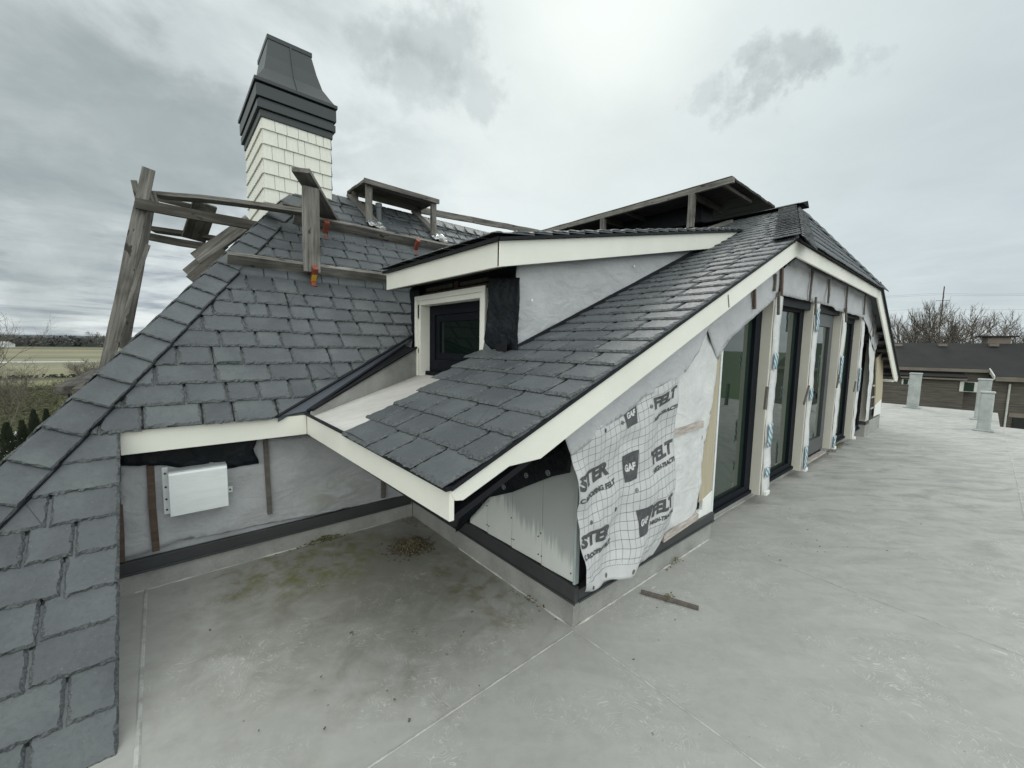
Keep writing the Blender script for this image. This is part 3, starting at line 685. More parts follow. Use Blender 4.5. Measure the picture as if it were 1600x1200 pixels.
# window
dw = MB()
wy0, wy1, wz0, wz1 = 2.575, 3.70, 1.292, 2.050
X0 = DXW-.02
dwin = empty('dormer_window', (X0, 3.1, 1.3)); dwin.parent = H; dwin.matrix_parent_inverse = parent_world(H).inverted()
dwin['label'] = 'small dark sash window in a white moulded surround'
def frame_yz(x0, x1, y0, y1, z0, z1, w, name, mat, parent, bev=.003, wb=None):
    b = MB(); wb = w if wb is None else wb
    b.box((x0, y0, z1-w), (x1, y1, z1)); b.box((x0, y0, z0), (x1, y0+w, z1-w)); b.box((x0, y1-w, z0), (x1, y1, z1-w))
    if wb: b.box((x0, y0+w, z0), (x1, y1-w, z0+wb))
    return b.build(name, mat, parent, bev)
frame_yz(X0-.004, X0+.10, wy0, wy1, wz0, wz1, .075, 'window_surround', M['white'], dwin, wb=0)
frame_yz(X0-.022, X0-.006, wy0-.012, wy1+.012, wz0, wz1+.014, .045, 'surround_moulding', M['white'], dwin, wb=0)
frame_yz(X0+.101, X0+.16, wy0+.05, wy1-.05, wz0+.05, wz1-.05, .115, 'sash_frame', M['frame'], dwin)
frame_yz(X0+.115, X0+.15, wy0+.17, wy1-.17, wz0+.165, wz1-.165, .065, 'sash', M['frame'], dwin)
b = MB(); b.box((X0+.130, wy0+.22, wz0+.22), (X0+.136, wy1-.22, wz1-.22)); b.build('pane', M['dark_glass'], dwin)
b = MB(); b.box((X0+.05, wy0+.05, wz0-.01), (X0+.16, wy1-.05, wz0+.048)); b.build('window_sill', M['frame'], dwin, .004)
# cheek of the dormer in grey felt
cloth('dormer_cheek_felt', [Vector((1.925, DY0-.01, 1.56)), Vector((4.75, DY0-.01, 2.725)), Vector((4.75, DY0-.01, 2.76)), Vector((1.93, DY0-.01, 2.19))], M['felt'], H, .016, 2.2, .10, (0, -1, 0), aniso=(.8, 1, 2.2))
b = MB(); b.prism([(1.93, DY0-.028, zB(1.93)-.01), (4.95, DY0-.028, zB(4.95)-.01), (4.80, DY0-.028, zB(4.80)+.075), (1.93, DY0-.028, zB(1.93)+.06)], (0, .012, 0)); b.build('cheek_flashing', M['black'], H)
for p in ((831, 469), (991, 416)):
    q = on(p[0], p[1], 1, DY0-.03); b = MB(); b.tube([q+Vector((0, -.004, 0)), q], .010, 14); o = b.build('felt_cap_nail', M['white'], H)

# ---- recess wall
RWY = 3.42
b = MB(); b.box((-.28, RWY+.01, 0), (WX, RWY+.10, 1.02)); b.build('recess_wall', M['felt'], H)
cloth('recess_felt', Yp([(188, 878), (188, 722), (330, 690), (480, 680), (640, 720), (700, 760), (646, 770), (540, 795), (470, 800), (430, 815), (330, 832), (280, 845)], RWY-.012), M['felt_recess'], H, .022, 3.0, .06, (0, -1, 0), aniso=(1, 1, 1.6))
cloth('black_recess_felt', Yp([(186, 728), (186, 700), (300, 694), (401, 684), (396, 700), (405, 724), (375, 729), (345, 731), (320, 740), (290, 737), (270, 728), (230, 726)], RWY-.04), M['black_felt'], H, .018, 6, .05, (0, -1, 0))
b = MB(); b.box((-.28, RWY-.03, -.002), (WX-.0, RWY+.01, .125)); b.build('recess_upstand', M['upstand'], H, .004)
b = MB(); b.box((-.275, RWY-.042, .125), (WX-.022, RWY-.005, .212)); b.box((-.275, RWY-.052, .125), (WX-.022, RWY-.043, .140)); b.build('recess_trim', M['trim'], H, .003)
for (x0, y0_, x1, y1_, w, mt) in ((236, 727, 243, 861, .036, 'brown'), (415, 687, 421, 803, .030, 'batten'), (598, 748, 599, 778, .035, 'batten'), (186, 790, 191, 878, .03, 'brown')):
    a = on(x0, y0_, 1, RWY-.035); c_ = on(x1, y1_, 1, RWY-.035)
    board('batten', a, c_, w, .02, (1, 0, 0), M[mt], H, bev=.0015)
# galvanised exhaust hood
hy = RWY-.03; hood = MB()
hx0, hx1 = .005, .335; hz1, hz0 = .735, .46
yF = RWY-.13
hx0, hx1 = on(262, 735, 1, yF).x, on(355, 733, 1, yF).x; hz1, hz0 = on(300, 735, 1, yF).z, on(300, 801, 1, yF).z
prof = [(hy, hz1+.006), (yF+.02, hz1+.004), (yF+.006, hz1-.002), (yF, hz1-.016), (yF-.004, (hz0+hz1)/2), (yF-.002, hz0)]
vs = []; fs = []
for x in (hx0, hx1):
    for (yy, zz) in prof: vs.append((x, yy, zz))
n = len(prof)
for i in range(n-1): fs.append((i, i+1, n+i+1, n+i))
fs.append(tuple(range(n))+(2*n,)); fs.append(tuple(range(n, 2*n))[::-1]+(2*n+1,)); vs += [(hx0, hy, hz0), (hx1, hy, hz0)]
hood.add(vs, fs); ho = hood.build('exhaust_hood', M['galv'], H, .003); ho['label'] = 'square galvanised exhaust hood screwed to the grey felt'
b = MB(); b.box((hx0-.03, hy-.004, hz0-.01), (hx0+.0, hy+.004, hz1+.02)); b.build('flange', M['galv'], ho, .001)
b = MB(); b.box((hx1, hy-.004, hz0+.06), (hx1+.035, hy+.004, hz0+.10)); b.build('flange', M['galv'], ho, .001)
for xx, zz in ((hx0-.015, hz0+.02), (hx0-.015, hz0+.09), (hx0-.015, hz0+.17), (hx0-.015, hz1-.02), (hx1+.02, hz0+.08)):
    b = MB(); b.tube([(xx, hy-.010, zz), (xx, hy-.002, zz)], .006, 8); b.build('screw', M['trim'], ho)

# ---- siding wall beside the recess
b = MB(); b.box((WX+.012, WY+.02, .0), (WX+.09, 2.28, 1.2)); b.box((WX+.012, 2.281, .0), (WX+.09, 3.42, 1.02)); b.build('side_wall', M['black'], H)
ys = [on(846, 860, 0, WX).y, on(800, 800, 0, WX).y, on(762, 800, 0, WX).y, 2.455]
edges = [WY+.012]+ys
def ztop(y): return max(.40, min(.95, .895-(y-1.488)*.50+.02*math.sin((y-1.4)*4)))
for a, c_ in zip(edges, edges[1:]):
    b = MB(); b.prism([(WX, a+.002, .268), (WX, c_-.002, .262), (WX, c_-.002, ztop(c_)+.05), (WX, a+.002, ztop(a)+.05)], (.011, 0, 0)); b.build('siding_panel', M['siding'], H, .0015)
b = MB()
for px, py in ((761, 790), (761, 820), (764, 822), (799, 809), (800, 842), (803, 843), (841, 866), (846, 869), (841, 838), (892, 896), (845, 833)):
    q = on(px, py, 0, WX-.001); b.tube([q+Vector((-.003, 0, 0)), q+Vector((.002, 0, 0))], .0045, 8)
b.build('siding_screw', M['trim'], H)
cloth('black_felt_drape', Xp([(713, 832), (722, 800), (775, 760), (830, 720), (892, 684), (892, 738), (865, 744), (830, 757), (800, 769), (765, 777), (735, 787), (731, 800), (731, 812)], WX-.03), M['black_felt'], H, .02, 4, .06, (-1, 0, 0))
b = MB()
for px, py in ((822, 743), (856, 739), (787, 761)):     # printed nail targets on the black felt
    q = on(px, py, 0, WX-.058)
    for k in range(16):
        a0, a1 = k*math.pi/8, (k+1)*math.pi/8
        b.beam(q+Vector((0, .016*math.cos(a0), .016*math.sin(a0))), q+Vector((0, .016*math.cos(a1), .016*math.sin(a1))), .003, .001, (1, 0, 0))
    b.beam(q+Vector((0, -.016, 0)), q+Vector((0, .016, 0)), .003, .001, (1, 0, 0)); b.beam(q+Vector((0, 0, -.016)), q+Vector((0, 0, .016)), .003, .001, (1, 0, 0))
b.build('nail_target', M['felt'], H)
b = MB(); b.box((WX, WY, -.002), (WX+.05, 3.39, .160)); b.build('side_upstand', M['upstand'], H, .004)
b = MB(); b.box((WX-.022, WY-.022, .158), (WX+.012, 3.376, .258)); b.box((WX-.030, WY-.030, .158), (WX-.023, 3.376, .172)); b.build('side_trim', M['trim'], H, .003)
b = MB(); b.box((WX-.006, WY-.006, .26), (WX+.030, WY+.010, 1.05)); b.build('corner_trim', M['corner'], H, .003)

# ---- door wall
b = MB(); b.box((WX+.05, WY, -.002), (3.49, 1.60, .160)); b.box((WX+.05, WY+.02, .16), (3.49, 1.60, .165)); b.build('door_wall_upstand', M['upstand'], H, .006)
b = MB(); b.box((WX+.013, WY-.022, .158), (3.485, WY+.10, .236)); b.box((WX+.013, WY-.030, .158), (3.485, WY-.023, .172)); b.build('door_wall_trim', M['trim'], H, .003)
b = MB(); b.box((3.49, 1.578, -.002), (10.25, 1.70, .125)); b.build('sill_upstand', M['upstand'], H, .004)
b = MB(); b.prism([(WX+.03, 1.45, .24), (3.47, 1.45, .24), (3.47, 1.45, 2.0), (WX+.03, 1.45, 1.25)], (0, .06, 0)); b.build('door_wall_sheathing', M['black'], H)
b = MB(); b.prism([(3.3, 1.42, .236), (3.47, 1.42, .236), (3.47, 1.42, .42), (3.3, 1.42, .38)], (0, .028, 0)); b.prism([(2.4, 1.42, .236), (3.3, 1.42, .236), (3.3, 1.42, .30), (2.4, 1.42, .27)], (0, .028, 0)); b.build('sheathing_foot', M['whitewash'], H, .002)
b = MB(); b.prism([(3.24, 1.425, .37), (3.47, 1.425, .40), (3.47, 1.425, 1.9), (3.24, 1.425, 1.8)], (0, .022, 0)); b.build('sheathing_board', M['tan'], H, .002)
b = MB(); b.box((3.50, 1.43, .17), (3.530, 1.53, 2.1)); b.build('jamb_strip', M['galv'], H, .002)
b = MB(); b.box((3.472, 1.44, .22), (3.498, 1.52, 2.1)); b.build('jamb_gap', M['interior'], H)
# limp felts
cloth('torn_grey_felt', Yp([(1040, 640), (1052, 596), (1070, 560), (1106, 514), (1122, 552), (1117, 600), (1104, 645), (1106, 670), (1098, 684), (1098, 756), (1090, 782), (1086, 800), (1062, 822), (1036, 838), (1046, 790), (1046, 700)], 1.400), M['felt_pale'], H, .022, 4, .05, (0, -1, 0), aniso=(1, 1, .7), seed=1)
for (a, c_, w) in (((1050, 678), (1098, 663), .055), ((1036, 842), (1090, 806), .05)):
    board('nailer_strip', on(a[0], a[1], 1, 1.385), on(c_[0], c_[1], 1, 1.385), w, .016, (0, 0, 1), M['palewood'], H, bev=.002)
cloth('felt_flap', Yp([(882, 682), (1000, 588), (1100, 512), (1110, 503), (1092, 548), (1076, 568), (1071, 581), (1052, 594), (1042, 607), (1010, 618), (975, 648), (945, 668), (920, 692), (893, 712)], 1.345), M['felt'], H, .010, 3, .04, (0, -1, 0), seed=4)
cloth('felt_strip', Yp([(1104, 510), (1160, 458), (1221, 412), (1216, 462), (1180, 494), (1140, 530), (1128, 546), (1121, 565)], 1.39), M['felt'], H, .010, 5, .06, (0, -1, 0), seed=2)
panels = [[(1221, 422), (1245, 402), (1268, 420), (1264, 471), (1221, 461)], [(1270, 421), (1297, 433), (1294, 477), (1279, 473), (1265, 472)], [(1298, 434), (1324, 445), (1322, 488), (1310, 486), (1295, 477)],
          [(1325, 446), (1352, 459), (1349, 497), (1335, 492), (1322, 488)], [(1353, 460), (1362, 464), (1370, 490), (1365, 512), (1358, 522), (1350, 498)], [(1369, 490), (1378, 520), (1367, 549), (1358, 523)]]
for i, p in enumerate(panels): cloth('felt_panel', Yp(p, 1.398), M['felt'], H, .018, 4, .07, (0, -1, 0), seed=i+5)
b = MB(); b.prism([(4.70, 1.455, 2.08), (9.35, 1.455, 2.16), (9.1, 1.455, 2.50), (4.95, 1.455, 2.50)], (0, .12, 0)); b.prism([(3.5, 1.60, 1.4), (3.5, 1.60, 2.05), (4.7, 1.60, 2.52), (9.1, 1.60, 2.52), (11.7, 1.60, 1.1), (11.7, 1.6, .2), (3.5, 1.6, .12)], (0, .05, 0)); b.build('upper_wall', M['black'], H)
for i, (a, c_, w) in enumerate((((1179, 452), (1179, 483), .034), ((1212, 428), (1210, 455), .03), ((1222, 418), (1221, 462), .045), ((1217, 456), (1216, 492), .035), ((1270, 424), (1265, 470), .025), ((1296, 436), (1294, 474), .025),
                      ((1324, 447), (1322, 487), .028), ((1352, 462), (1350, 492), .028), ((1368, 492), (1364, 526), .03), ((1275, 464), (1274, 492), .04), ((1322, 480), (1322, 503), .05), ((1199, 604), (1195, 640), .05), ((1264, 603), (1256, 632), .03), ((1311, 586), (1307, 606), .03), ((1337, 596), (1334, 612), .03))):
    board('vertical_batten', on(a[0], a[1], 1, 1.37), on(c_[0], c_[1], 1, 1.37), w, .018, (1, 0, 0), M['brown' if i in (0, 2) else 'batten'], H, bev=.001)
# posts between the windows
def post(x0, x1, z0, z1, tapes):
    b = MB(); b.box((x0, 1.424, z0), (x1, 1.545, z1)); o = b.build('post', M['beige'], H, .003)
    n = 26; vs = []; fs = []
    for i in range(n+1):
        z = z0-.01+(z1-z0+.05)*i/n
        a = x0+.03+.022*noise.noise(Vector((x0, z*5, 0))); c_ = x1-.01+.05*noise.noise(Vector((x0, z*3.3, 4)))
        yy = 1.408+.010*noise.noise(Vector((x0, z*6, 9)))
        vs += [(a, yy+.008, z), ((a+c_)/2, yy-.006, z), (c_, yy+.004, z)]
    for i in range(n): fs += [(3*i, 3*i+1, 3*i+4, 3*i+3), (3*i+1, 3*i+2, 3*i+5, 3*i+4)]
    f = mesh_obj('post_felt', vs, fs, M['felt_pale'], o, True); md = f.modifiers.new('t', 'SOLIDIFY'); md.thickness = .003
    for (za, zb_) in tapes:
        vs = []; k = 6
        for i in range(k+1):
            z = za+(zb_-za)*i/k; e = .015*noise.noise(Vector((z*9, x0, 1)))
            vs += [(x0+.035+e, 1.390, z), (x0+.035+(x1-x0)*.45+e*2, 1.386, z)]
        tp = mesh_obj('tape', vs, [(2*i, 2*i+1, 2*i+3, 2*i+2) for i in range(k)], M['tape'], o, True); md = tp.modifiers.new('t', 'SOLIDIFY'); md.thickness = .002
    b = MB(); b.box((x0+.08, 1.38, z0-.012), (x0+.18, 1.43, z0+.03)); b.build('post_foot', M['whitewash'], o, .003)
    return o
post(4.612, 4.842, .115, 2.12, [(1.42, 1.58), (.62, .86), (.30, .40)])
post(6.015, 6.245, .105, 2.20, [(1.85, 2.13), (1.0, 1.15), (.13, .42)])
post(7.485, 7.745, .165, 2.20, [(1.15, 1.55), (.18, .36)])
post(8.890, 9.130, .125, 2.20, [(.95, 1.35)])
b = MB(); b.prism([(10.12, 1.424, .30), (10.42, 1.424, .30), (10.42, 1.424, 1.66), (10.12, 1.424, 1.80)], (0, .12, 0)); b.build('post', M['beige'], H, .003)
b = MB(); b.box((10.10, WY-.0, -.002), (11.72, 1.60, .28)); b.build('far_upstand', M['upstand'], H, .004)
b = MB(); b.box((10.095, WY-.01, .235), (10.42, 1.55, .30)); b.build('far_trim', M['trim'], H, .003)
b = MB(); b.prism([(10.45, 1.43, .28), (11.70, 1.43, .28), (11.70, 1.43, 1.12), (10.45, 1.43, 1.74)], (0, .05, 0)); b.build('far_wall', M['black_felt'], H)
cloth('far_felt', Yp([(1358, 520), (1366, 548), (1364, 590), (1358, 640), (1354, 655), (1352, 655), (1360, 560)], 1.41), M['felt_pale'], H, .01, 5, .08)
b = MB(); b.prism(Yp([(1370, 560), (1381, 548), (1379, 610), (1376, 646), (1366, 650), (1368, 620)], 1.405), (0, .02, 0)); b.build('far_sheathing_board', M['tan'], H)
b = MB(); b.prism(Yp([(1367, 634), (1377, 624), (1376, 646), (1365, 651)], 1.402), (0, .003, 0)); b.build('far_sheathing_foot', M['whitewash'], H)
for z_ in (.5, .72, .95):
    b = MB(); b.box((10.5, 1.415, z_), (10.95, 1.428, z_+.03)); b.build('far_batten', M['palewood'], H)
for k in range(6):
    z_ = 1.15+k*.16; x_ = 11.75-k*.32; b = MB(); b.box((x_-.10, YR+.024, z_), (x_+.10, 1.6, z_+.04)); b.build('lookout', M['batten'], H)

# windows and the door, set back between the posts
def window(x0, x1, z0, z1l, z1r, fw=.07, mull=None):
    w = empty('window', ((x0+x1)/2, 1.54, z0)); w.parent = H; w.matrix_parent_inverse = parent_world(H).inverted()
    y0, y1 = 1.515, 1.585
    b = MB(); b.prism([(x0, y0, z0), (x1, y0, z0), (x1, y0, z0+fw), (x0, y0, z0+fw)], (0, y1-y0, 0)); b.prism([(x0, y0-.02, z0-.005), (x1, y0-.02, z0-.005), (x1, y0-.02, z0+.03), (x0, y0-.02, z0+.03)], (0, .018, 0))
    b.prism([(x0, y0, z0+fw), (x0+fw*.4, y0, z0+fw), (x0+fw*.4, y0, z1l), (x0, y0, z1l)], (0, y1-y0, 0))
    b.prism([(x1-fw*1.7, y0, z0+fw), (x1, y0, z0+fw), (x1, y0, z1r), (x1-fw*1.7, y0, z1r-.01)], (0, y1-y0, 0))
    b.prism([(x0+fw*.4, y0, z1l-fw), (x1-fw*1.7, y0, z1r-fw), (x1-fw*1.7, y0, z1r), (x0+fw*.4, y0, z1l)], (0, y1-y0, 0))
    b.build('frame', M['frame'], w, .003)
    b = MB(); b.prism([(x0+fw*.4, y0+.035, z0+fw), (x1-fw*1.7, y0+.035, z0+fw), (x1-fw*1.7, y0+.035, z1r-fw), (x0+fw*.4, y0+.035, z1l-fw)], (0, .006, 0)); b.build('pane', M['glass'], w)
    return w
window(3.53, 4.61, .125, 1.72, 2.12, .09)
window(4.845, 6.01, .125, 2.13, 2.16, .09)
window(7.75, 8.885, .14, 2.16, 2.16, .09)
window(9.135, 10.11, .15, 2.12, 1.78, .09)
door = empty('door', (6.86, 1.54, .1)); door.parent = H; door.matrix_parent_inverse = parent_world(H).inverted()
def frame_xz(x0, x1, z0, z1, y0, y1, w, wb, name, mat, parent):
    b = MB(); b.box((x0, y0, z0), (x0+w, y1, z1)); b.box((x1-w, y0, z0), (x1, y1, z1)); b.box((x0+w, y0, z1-w), (x1-w, y1, z1)); b.box((x0+w, y0, z0), (x1-w, y1, z0+wb)); return b.build(name, mat, parent, .003)
M['door'] = simple('grey_brown_door_frame', (.060, .064, .072), .38, .08, 3, .02, .001)
frame_xz(6.25, 7.48, .12, 2.19, 1.53, 1.59, .06, .05, 'door_frame', M['frame'], door)
frame_xz(6.33, 7.40, .18, 2.12, 1.500, 1.555, .17, .20, 'door_leaf', M['door'], door)
b = MB(); b.box((6.50, 1.525, .38), (7.23, 1.532, 1.95)); b.build('pane', M['glass'], door)
b = MB(); b.box((6.25, 1.46, .10), (7.48, 1.58, .125)); b.build('threshold', M['palewood'], door, .003)
b = MB(); b.box((6.385, 1.492, .93), (6.425, 1.499, 1.13)); b.tube([(6.405, 1.495, 1.08), (6.405, 1.44, 1.08), (6.43, 1.432, 1.08), (6.50, 1.43, 1.075), (6.525, 1.43, 1.05), (6.53, 1.43, .99)], .011, 10); b.build('handle', M['black'], door, 0)
# room behind the glass
b = MB(); b.box((3.5, 1.66, .0), (10.2, 1.70, 1.9)); b.build('room_wall', M['interior'], H)

# ---- chimney
CH = empty('chimney', (1.32, 6.0, 2.4)); CH.parent = H; CH.matrix_parent_inverse = parent_world(H).inverted(); CH['label'] = 'cream shingled chimney with a dark bell shaped metal cap'
cx0, cx1, cy0, cy1 = .962, 1.690, 5.46, 6.55
b = MB(); b.box((cx0+.006, cy0+.006, 2.2), (cx1-.006, cy1-.006, 4.2)); b.build('shaft', M['vent'], CH)
b = MB(); z = 4.115-.158*10
k = 0
while z < 4.10:
    for (face, lo, hi) in (('y', cx0, cx1), ('x', cy0, cy1)):
        s = lo; first = True
        while s < hi-.001:
            w = random.uniform(.07, .17); e = min(hi, s+w)
            if hi-e < .06: e = hi
            zz0 = z+random.uniform(-.001, .001); g_ = .0022
            if face == 'y':
                b.add([(s+g_, cy0-.016, zz0), (e-g_, cy0-.016, zz0), (e-g_, cy0+.0, zz0+.158), (s+g_, cy0+.0, zz0+.158), (s+g_, cy0+.004, zz0), (e-g_, cy0+.004, zz0)], [(0, 1, 2, 3), (0, 4, 5, 1), (0, 3, 4), (1, 5, 2)])
            else:
                b.add([(cx0-.016, s+g_, zz0), (cx0-.016, e-g_, zz0), (cx0+.0, e-g_, zz0+.158), (cx0+.0, s+g_, zz0+.158), (cx0+.004, s+g_, zz0), (cx0+.004, e-g_, zz0)], [(0, 3, 2, 1), (0, 1, 5, 4), (0, 4, 3), (1, 2, 5)])
            s = e
    b.add([(cx1+.014, cy0, z), (cx1+.014, cy1, z), (cx1, cy1, z+.158), (cx1, cy0, z+.158)], [(0, 1, 2, 3)])
    z += .158
b.build('shingles', M['chimney_shingle'], CH)
b = MB()
for z0, z1, o_ in ((4.075, 4.155, .020), (4.155, 4.235, .048), (4.235, 4.27, .030), (4.27, 4.40, .056), (4.40, 4.42, .035), (4.42, 4.462, .070)):
    b.box((cx0-o_, cy0-o_, z0+.001), (cx1+o_, cy1+o_, z1-.001))
b.build('crown', M['metal_dark'], CH, .004)
rings = []
for z, ix, iy in ((4.456, -.055, -.055), (4.53, -.01, .0), (4.66, .055, .09), (4.85, .095, .17), (5.10, .135, .25)):
    rings.append([(cx0+ix, cy0+iy, z), (cx1-ix, cy0+iy, z), (cx1-ix, cy1-iy, z), (cx0+ix, cy1-iy, z)])
b = MB(); vs = [p for r in rings for p in r]; fs = []
for i in range(len(rings)-1):
    for k in range(4): fs.append((i*4+k, i*4+(k+1) % 4, (i+1)*4+(k+1) % 4, (i+1)*4+k))
fs.append(tuple((len(rings)-1)*4+k for k in range(4))); b.add(vs, fs); b.build('bell_cap', M['metal_dark'], CH, .003)
b = MB(); t_ = rings[-1]; b.box((t_[0][0]-.012, t_[0][1]-.014, 5.075), (t_[2][0]+.012, t_[2][1]+.014, 5.125)); b.build('cap_rim', M['metal_dark'], CH, .003)
b = MB()
for i in range(len(rings)-1):
    a = (Vector(rings[i][0])+Vector(rings[i][1]))/2; c_ = (Vector(rings[i+1][0])+Vector(rings[i+1][1]))/2
    b.beam(a+Vector((0, -.006, 0)), c_+Vector((0, -.006, 0)), .012, .016, (0, -1, 0))
b.build('standing_seam', M['metal_dark'], CH)
b = MB(); b.beam((1.05, 5.42, 3.12), (1.35, 5.40, 3.16), .05, .05); b.build('chimney_flashing', M['black'], H)

# ---- printed felt hanging at the corner
SL = [(0, (886, 676)), (.33, (893, 752)), (.66, (899, 840)), (1, (905, 919))]
SR = [(0, (1054, 585)), (.33, (1053, 668)), (.66, (1049, 765)), (.85, (1045, 818)), (1, (1022, 868))]
SW, SH = 1.08, .93
def interp(T, v):
    for (a, p), (c_, q) in zip(T, T[1:]):
        if v <= c_ or c_ == 1:
            k = (v-a)/(c_-a); return (p[0]+(q[0]-p[0])*k, p[1]+(q[1]-p[1])*k)
def sheet_px(u, v):
    l = interp(SL, v); r = interp(SR, v); x = l[0]+(r[0]-l[0])*(u**.93); y = l[1]+(r[1]-l[1])*u
    y += 7*v*v*math.sin(math.pi*u)
    return x, y
def sheet(u, v):
    x, y = sheet_px(u, v); p = on(x, y, 1, 1.375)
    fk = 1-.75*math.exp(-((u-.88)/.16)**2)
    f = fk*.030*math.sin(u*9+v*1.4+.6)*(.30+.85*v*v)+fk*.014*math.sin(u*17+v*4+.8)*(.1+v*v)+.045*noise.noise(Vector((u*4, v*4, 2)))+.014*noise.noise(Vector((u*12, v*9, 5)))+.022*v*v*math.sin(v*9-u*5)
    p = p+Vector((0, -abs(.02)-f*.9, 0)); p.x += .01*noise.noise(Vector((v*7, u*2, 1))); p.z += .012*noise.noise(Vector((u*6, v*2, 8)))
    return p
def uv_of(px, py):
    best = (9e9, 0, 0)
    for i in range(41):
        for j in range(41):
            x, y = sheet_px(i/40, j/40); d = (x-px)**2+(y-py)**2
            if d < best[0]: best = (d, i/40, j/40)
    return best[1], best[2]
words = [('STER', (886, 765), .104, 1, 0), ('C ROOFING FELT', (888, 782), .036, .9, 0), ('STER', (893, 858), .104, 1, 0), ('C ROOFING FELT', (896, 875), .036, .9, 0),
         ('FELT', (1014, 641), .086, 1, 0), ('HIGH-TRACTION', (1014, 656), .030, .9, 0), ('FELT', (1015, 722), .086, 1, 0), ('HIGH-TRACTION', (1014, 737), .030, .9, 0), ('FELT', (1010, 805), .086, 1, 0), ('HIGH-TRACTION', (1010, 820), .030, .9, 0)]
PRINT_BOXES = []
for w_, (px, py), h_, k_, _ in words:
    u, v = uv_of(px, py)
    if len(w_) == 4: PRINT_BOXES.append((u*SW-.01, u*SW+.33, v*SH-h_*.80, v*SH+.060))
gafs = [((981, 726), 1), ((998, 812), 1), ((979, 646), 1)]
M['printed'] = printed_mat()
nu, nv = 70, 70; vs = []; fs = []
for j in range(nv+1):
    for i in range(nu+1): vs.append(sheet(i/nu, j/nv))
for j in range(nv):
    for i in range(nu): a = j*(nu+1)+i; fs.append((a, a+nu+1, a+nu+2, a+1))
sh = mesh_obj('printed_felt', vs, fs, M['printed'], H, True); sh['label'] = 'white roofing felt with printed grid hanging loose at the corner'
uvl = sh.data.uv_layers.new(name='UVMap')
for lp in sh.data.loops:
    i = lp.vertex_index % (nu+1); j = lp.vertex_index//(nu+1); uvl.data[lp.index].uv = (i/nu*SW, j/nv*SH)
md = sh.modifiers.new('t', 'SOLIDIFY'); md.thickness = .0015; md.offset = 0
M['ink'] = simple('dark_grey_ink', (.075, .078, .085), .6, .3, 30, 0)
M['ink_red'] = simple('dark_red_ink', (.16, .02, .05), .6, .2, 30, 0)
def sheet_at(um, vm, lift):
    u = um/SW; v = vm/SH; e = .004
    p = sheet(u, v); n = (sheet(u+e, v)-p).cross(sheet(u, v+e)-p).normalized()
    if n.y > 0: n = -n
    return p+n*lift
def text_mesh(body, size, bold=True):
    cu_ = bpy.data.curves.new('lettering', 'FONT'); cu_.body = body; cu_.size = size*1.38; cu_.resolution_u = 3
    if bold: cu_.offset = size*.075
    o = bpy.data.objects.new('lettering', cu_); col.objects.link(o)
    dg = bpy.context.evaluated_depsgraph_get(); me = bpy.data.meshes.new_from_object(o.evaluated_get(dg))
    bpy.data.objects.remove(o); return me
def print_word(body, um, vm, size, sx, mat, name='lettering', lift=.0035):
    me = text_mesh(body, size)
    bm = bmesh.new(); bm.from_mesh(me)
    bmesh.ops.triangulate(bm, faces=bm.faces)
    for _ in range(3):
        es = [e for e in bm.edges if e.calc_length() > .02]
        if es: bmesh.ops.subdivide_edges(bm, edges=es, cuts=1); bmesh.ops.triangulate(bm, faces=[f for f in bm.faces if len(f.verts) > 3])
    kill = [v for v in bm.verts if um+v.co.x*sx > SW-.004 or um+v.co.x*sx < .004 or vm-v.co.y > SH]
    bmesh.ops.delete(bm, geom=kill, context='VERTS')
    for v in bm.verts: v.co = sheet_at(um+v.co.x*sx, vm-v.co.y, lift)
    bm.to_mesh(me); bm.free(); me.materials.clear(); me.materials.append(mat)
    o = bpy.data.objects.new(name, me); return link(o, sh)
for w_, (px, py), h_, k_, _ in words:
    u, v = uv_of(px, py)
    print_word(w_, max(u*SW, .006), v*SH, h_*.72, {'STER': 1.50, 'FELT': 1.42}.get(w_, 1.42), M['ink'])
for (px, py), k_ in gafs:
    u, v = uv_of(px, py); um, vm = u*SW, v*SH
    pts = []
    for i in range(9): pts.append((um-.082+.164*i/8, vm-.070))
    for i in range(1, 9): pts.append((um+.082-.025*i/8, vm-.070+.140*i/8))
    for i in range(1, 9): pts.append((um+.057-.114*i/8, vm+.070))
    for i in range(1, 8): pts.append((um-.057-.025*i/8, vm+.070-.140*i/8))
    c0 = sheet_at(um, vm, .0030); P_ = [sheet_at(a, c_, .0030) for a, c_ in pts]
    mid_ = [sheet_at((a+um)/2, (c_+vm)/2, .0030) for a, c_ in pts]; n = len(pts)
    mesh_obj('emblem', P_+mid_+[c0], [(i, (i+1) % n, n+(i+1) % n, n+i) for i in range(n)]+[(n+i, n+(i+1) % n, 2*n) for i in range(n)], M['ink'], sh)
    print_word('GAF', um-.050, vm+.016, .034, 1.05, M['felt_pale'], 'emblem_lettering', .0055)
# dashed line and nail targets on the bottom hem
b = MB()
for k in range(46):
    u_ = .03+k*.0205
    if u_ > .80*1.08: break
    p, q = sheet_at(u_*1.0, .862, .002), sheet_at(u_+.011, .862, .002); b.beam(p, q, .004, .0008, (0, -1, 0))
for (um, vm) in ((.09, .905), (.36, .90), (.62, .90), (.14, .055), (.30, .075), (.47, .09), (.62, .07), (.78, .09), (.13, .55), (.40, .55), (.62, .50), (.80, .36)):
    pts = [sheet_at(um+.011*math.cos(k*math.pi/6), vm+.011*math.sin(k*math.pi/6), .003) for k in range(13)]
    for p, q in zip(pts, pts[1:]): b.beam(p, q, .0028, .0008, (0, -1, 0))
    b.beam(sheet_at(um-.011, vm, .003), sheet_at(um+.011, vm, .003), .0028, .0008, (0, -1, 0)); b.beam(sheet_at(um, vm-.011, .003), sheet_at(um, vm+.011, .003), .0028, .0008, (1, 0, 0))
b.build('nail_target', M['ink'], sh)
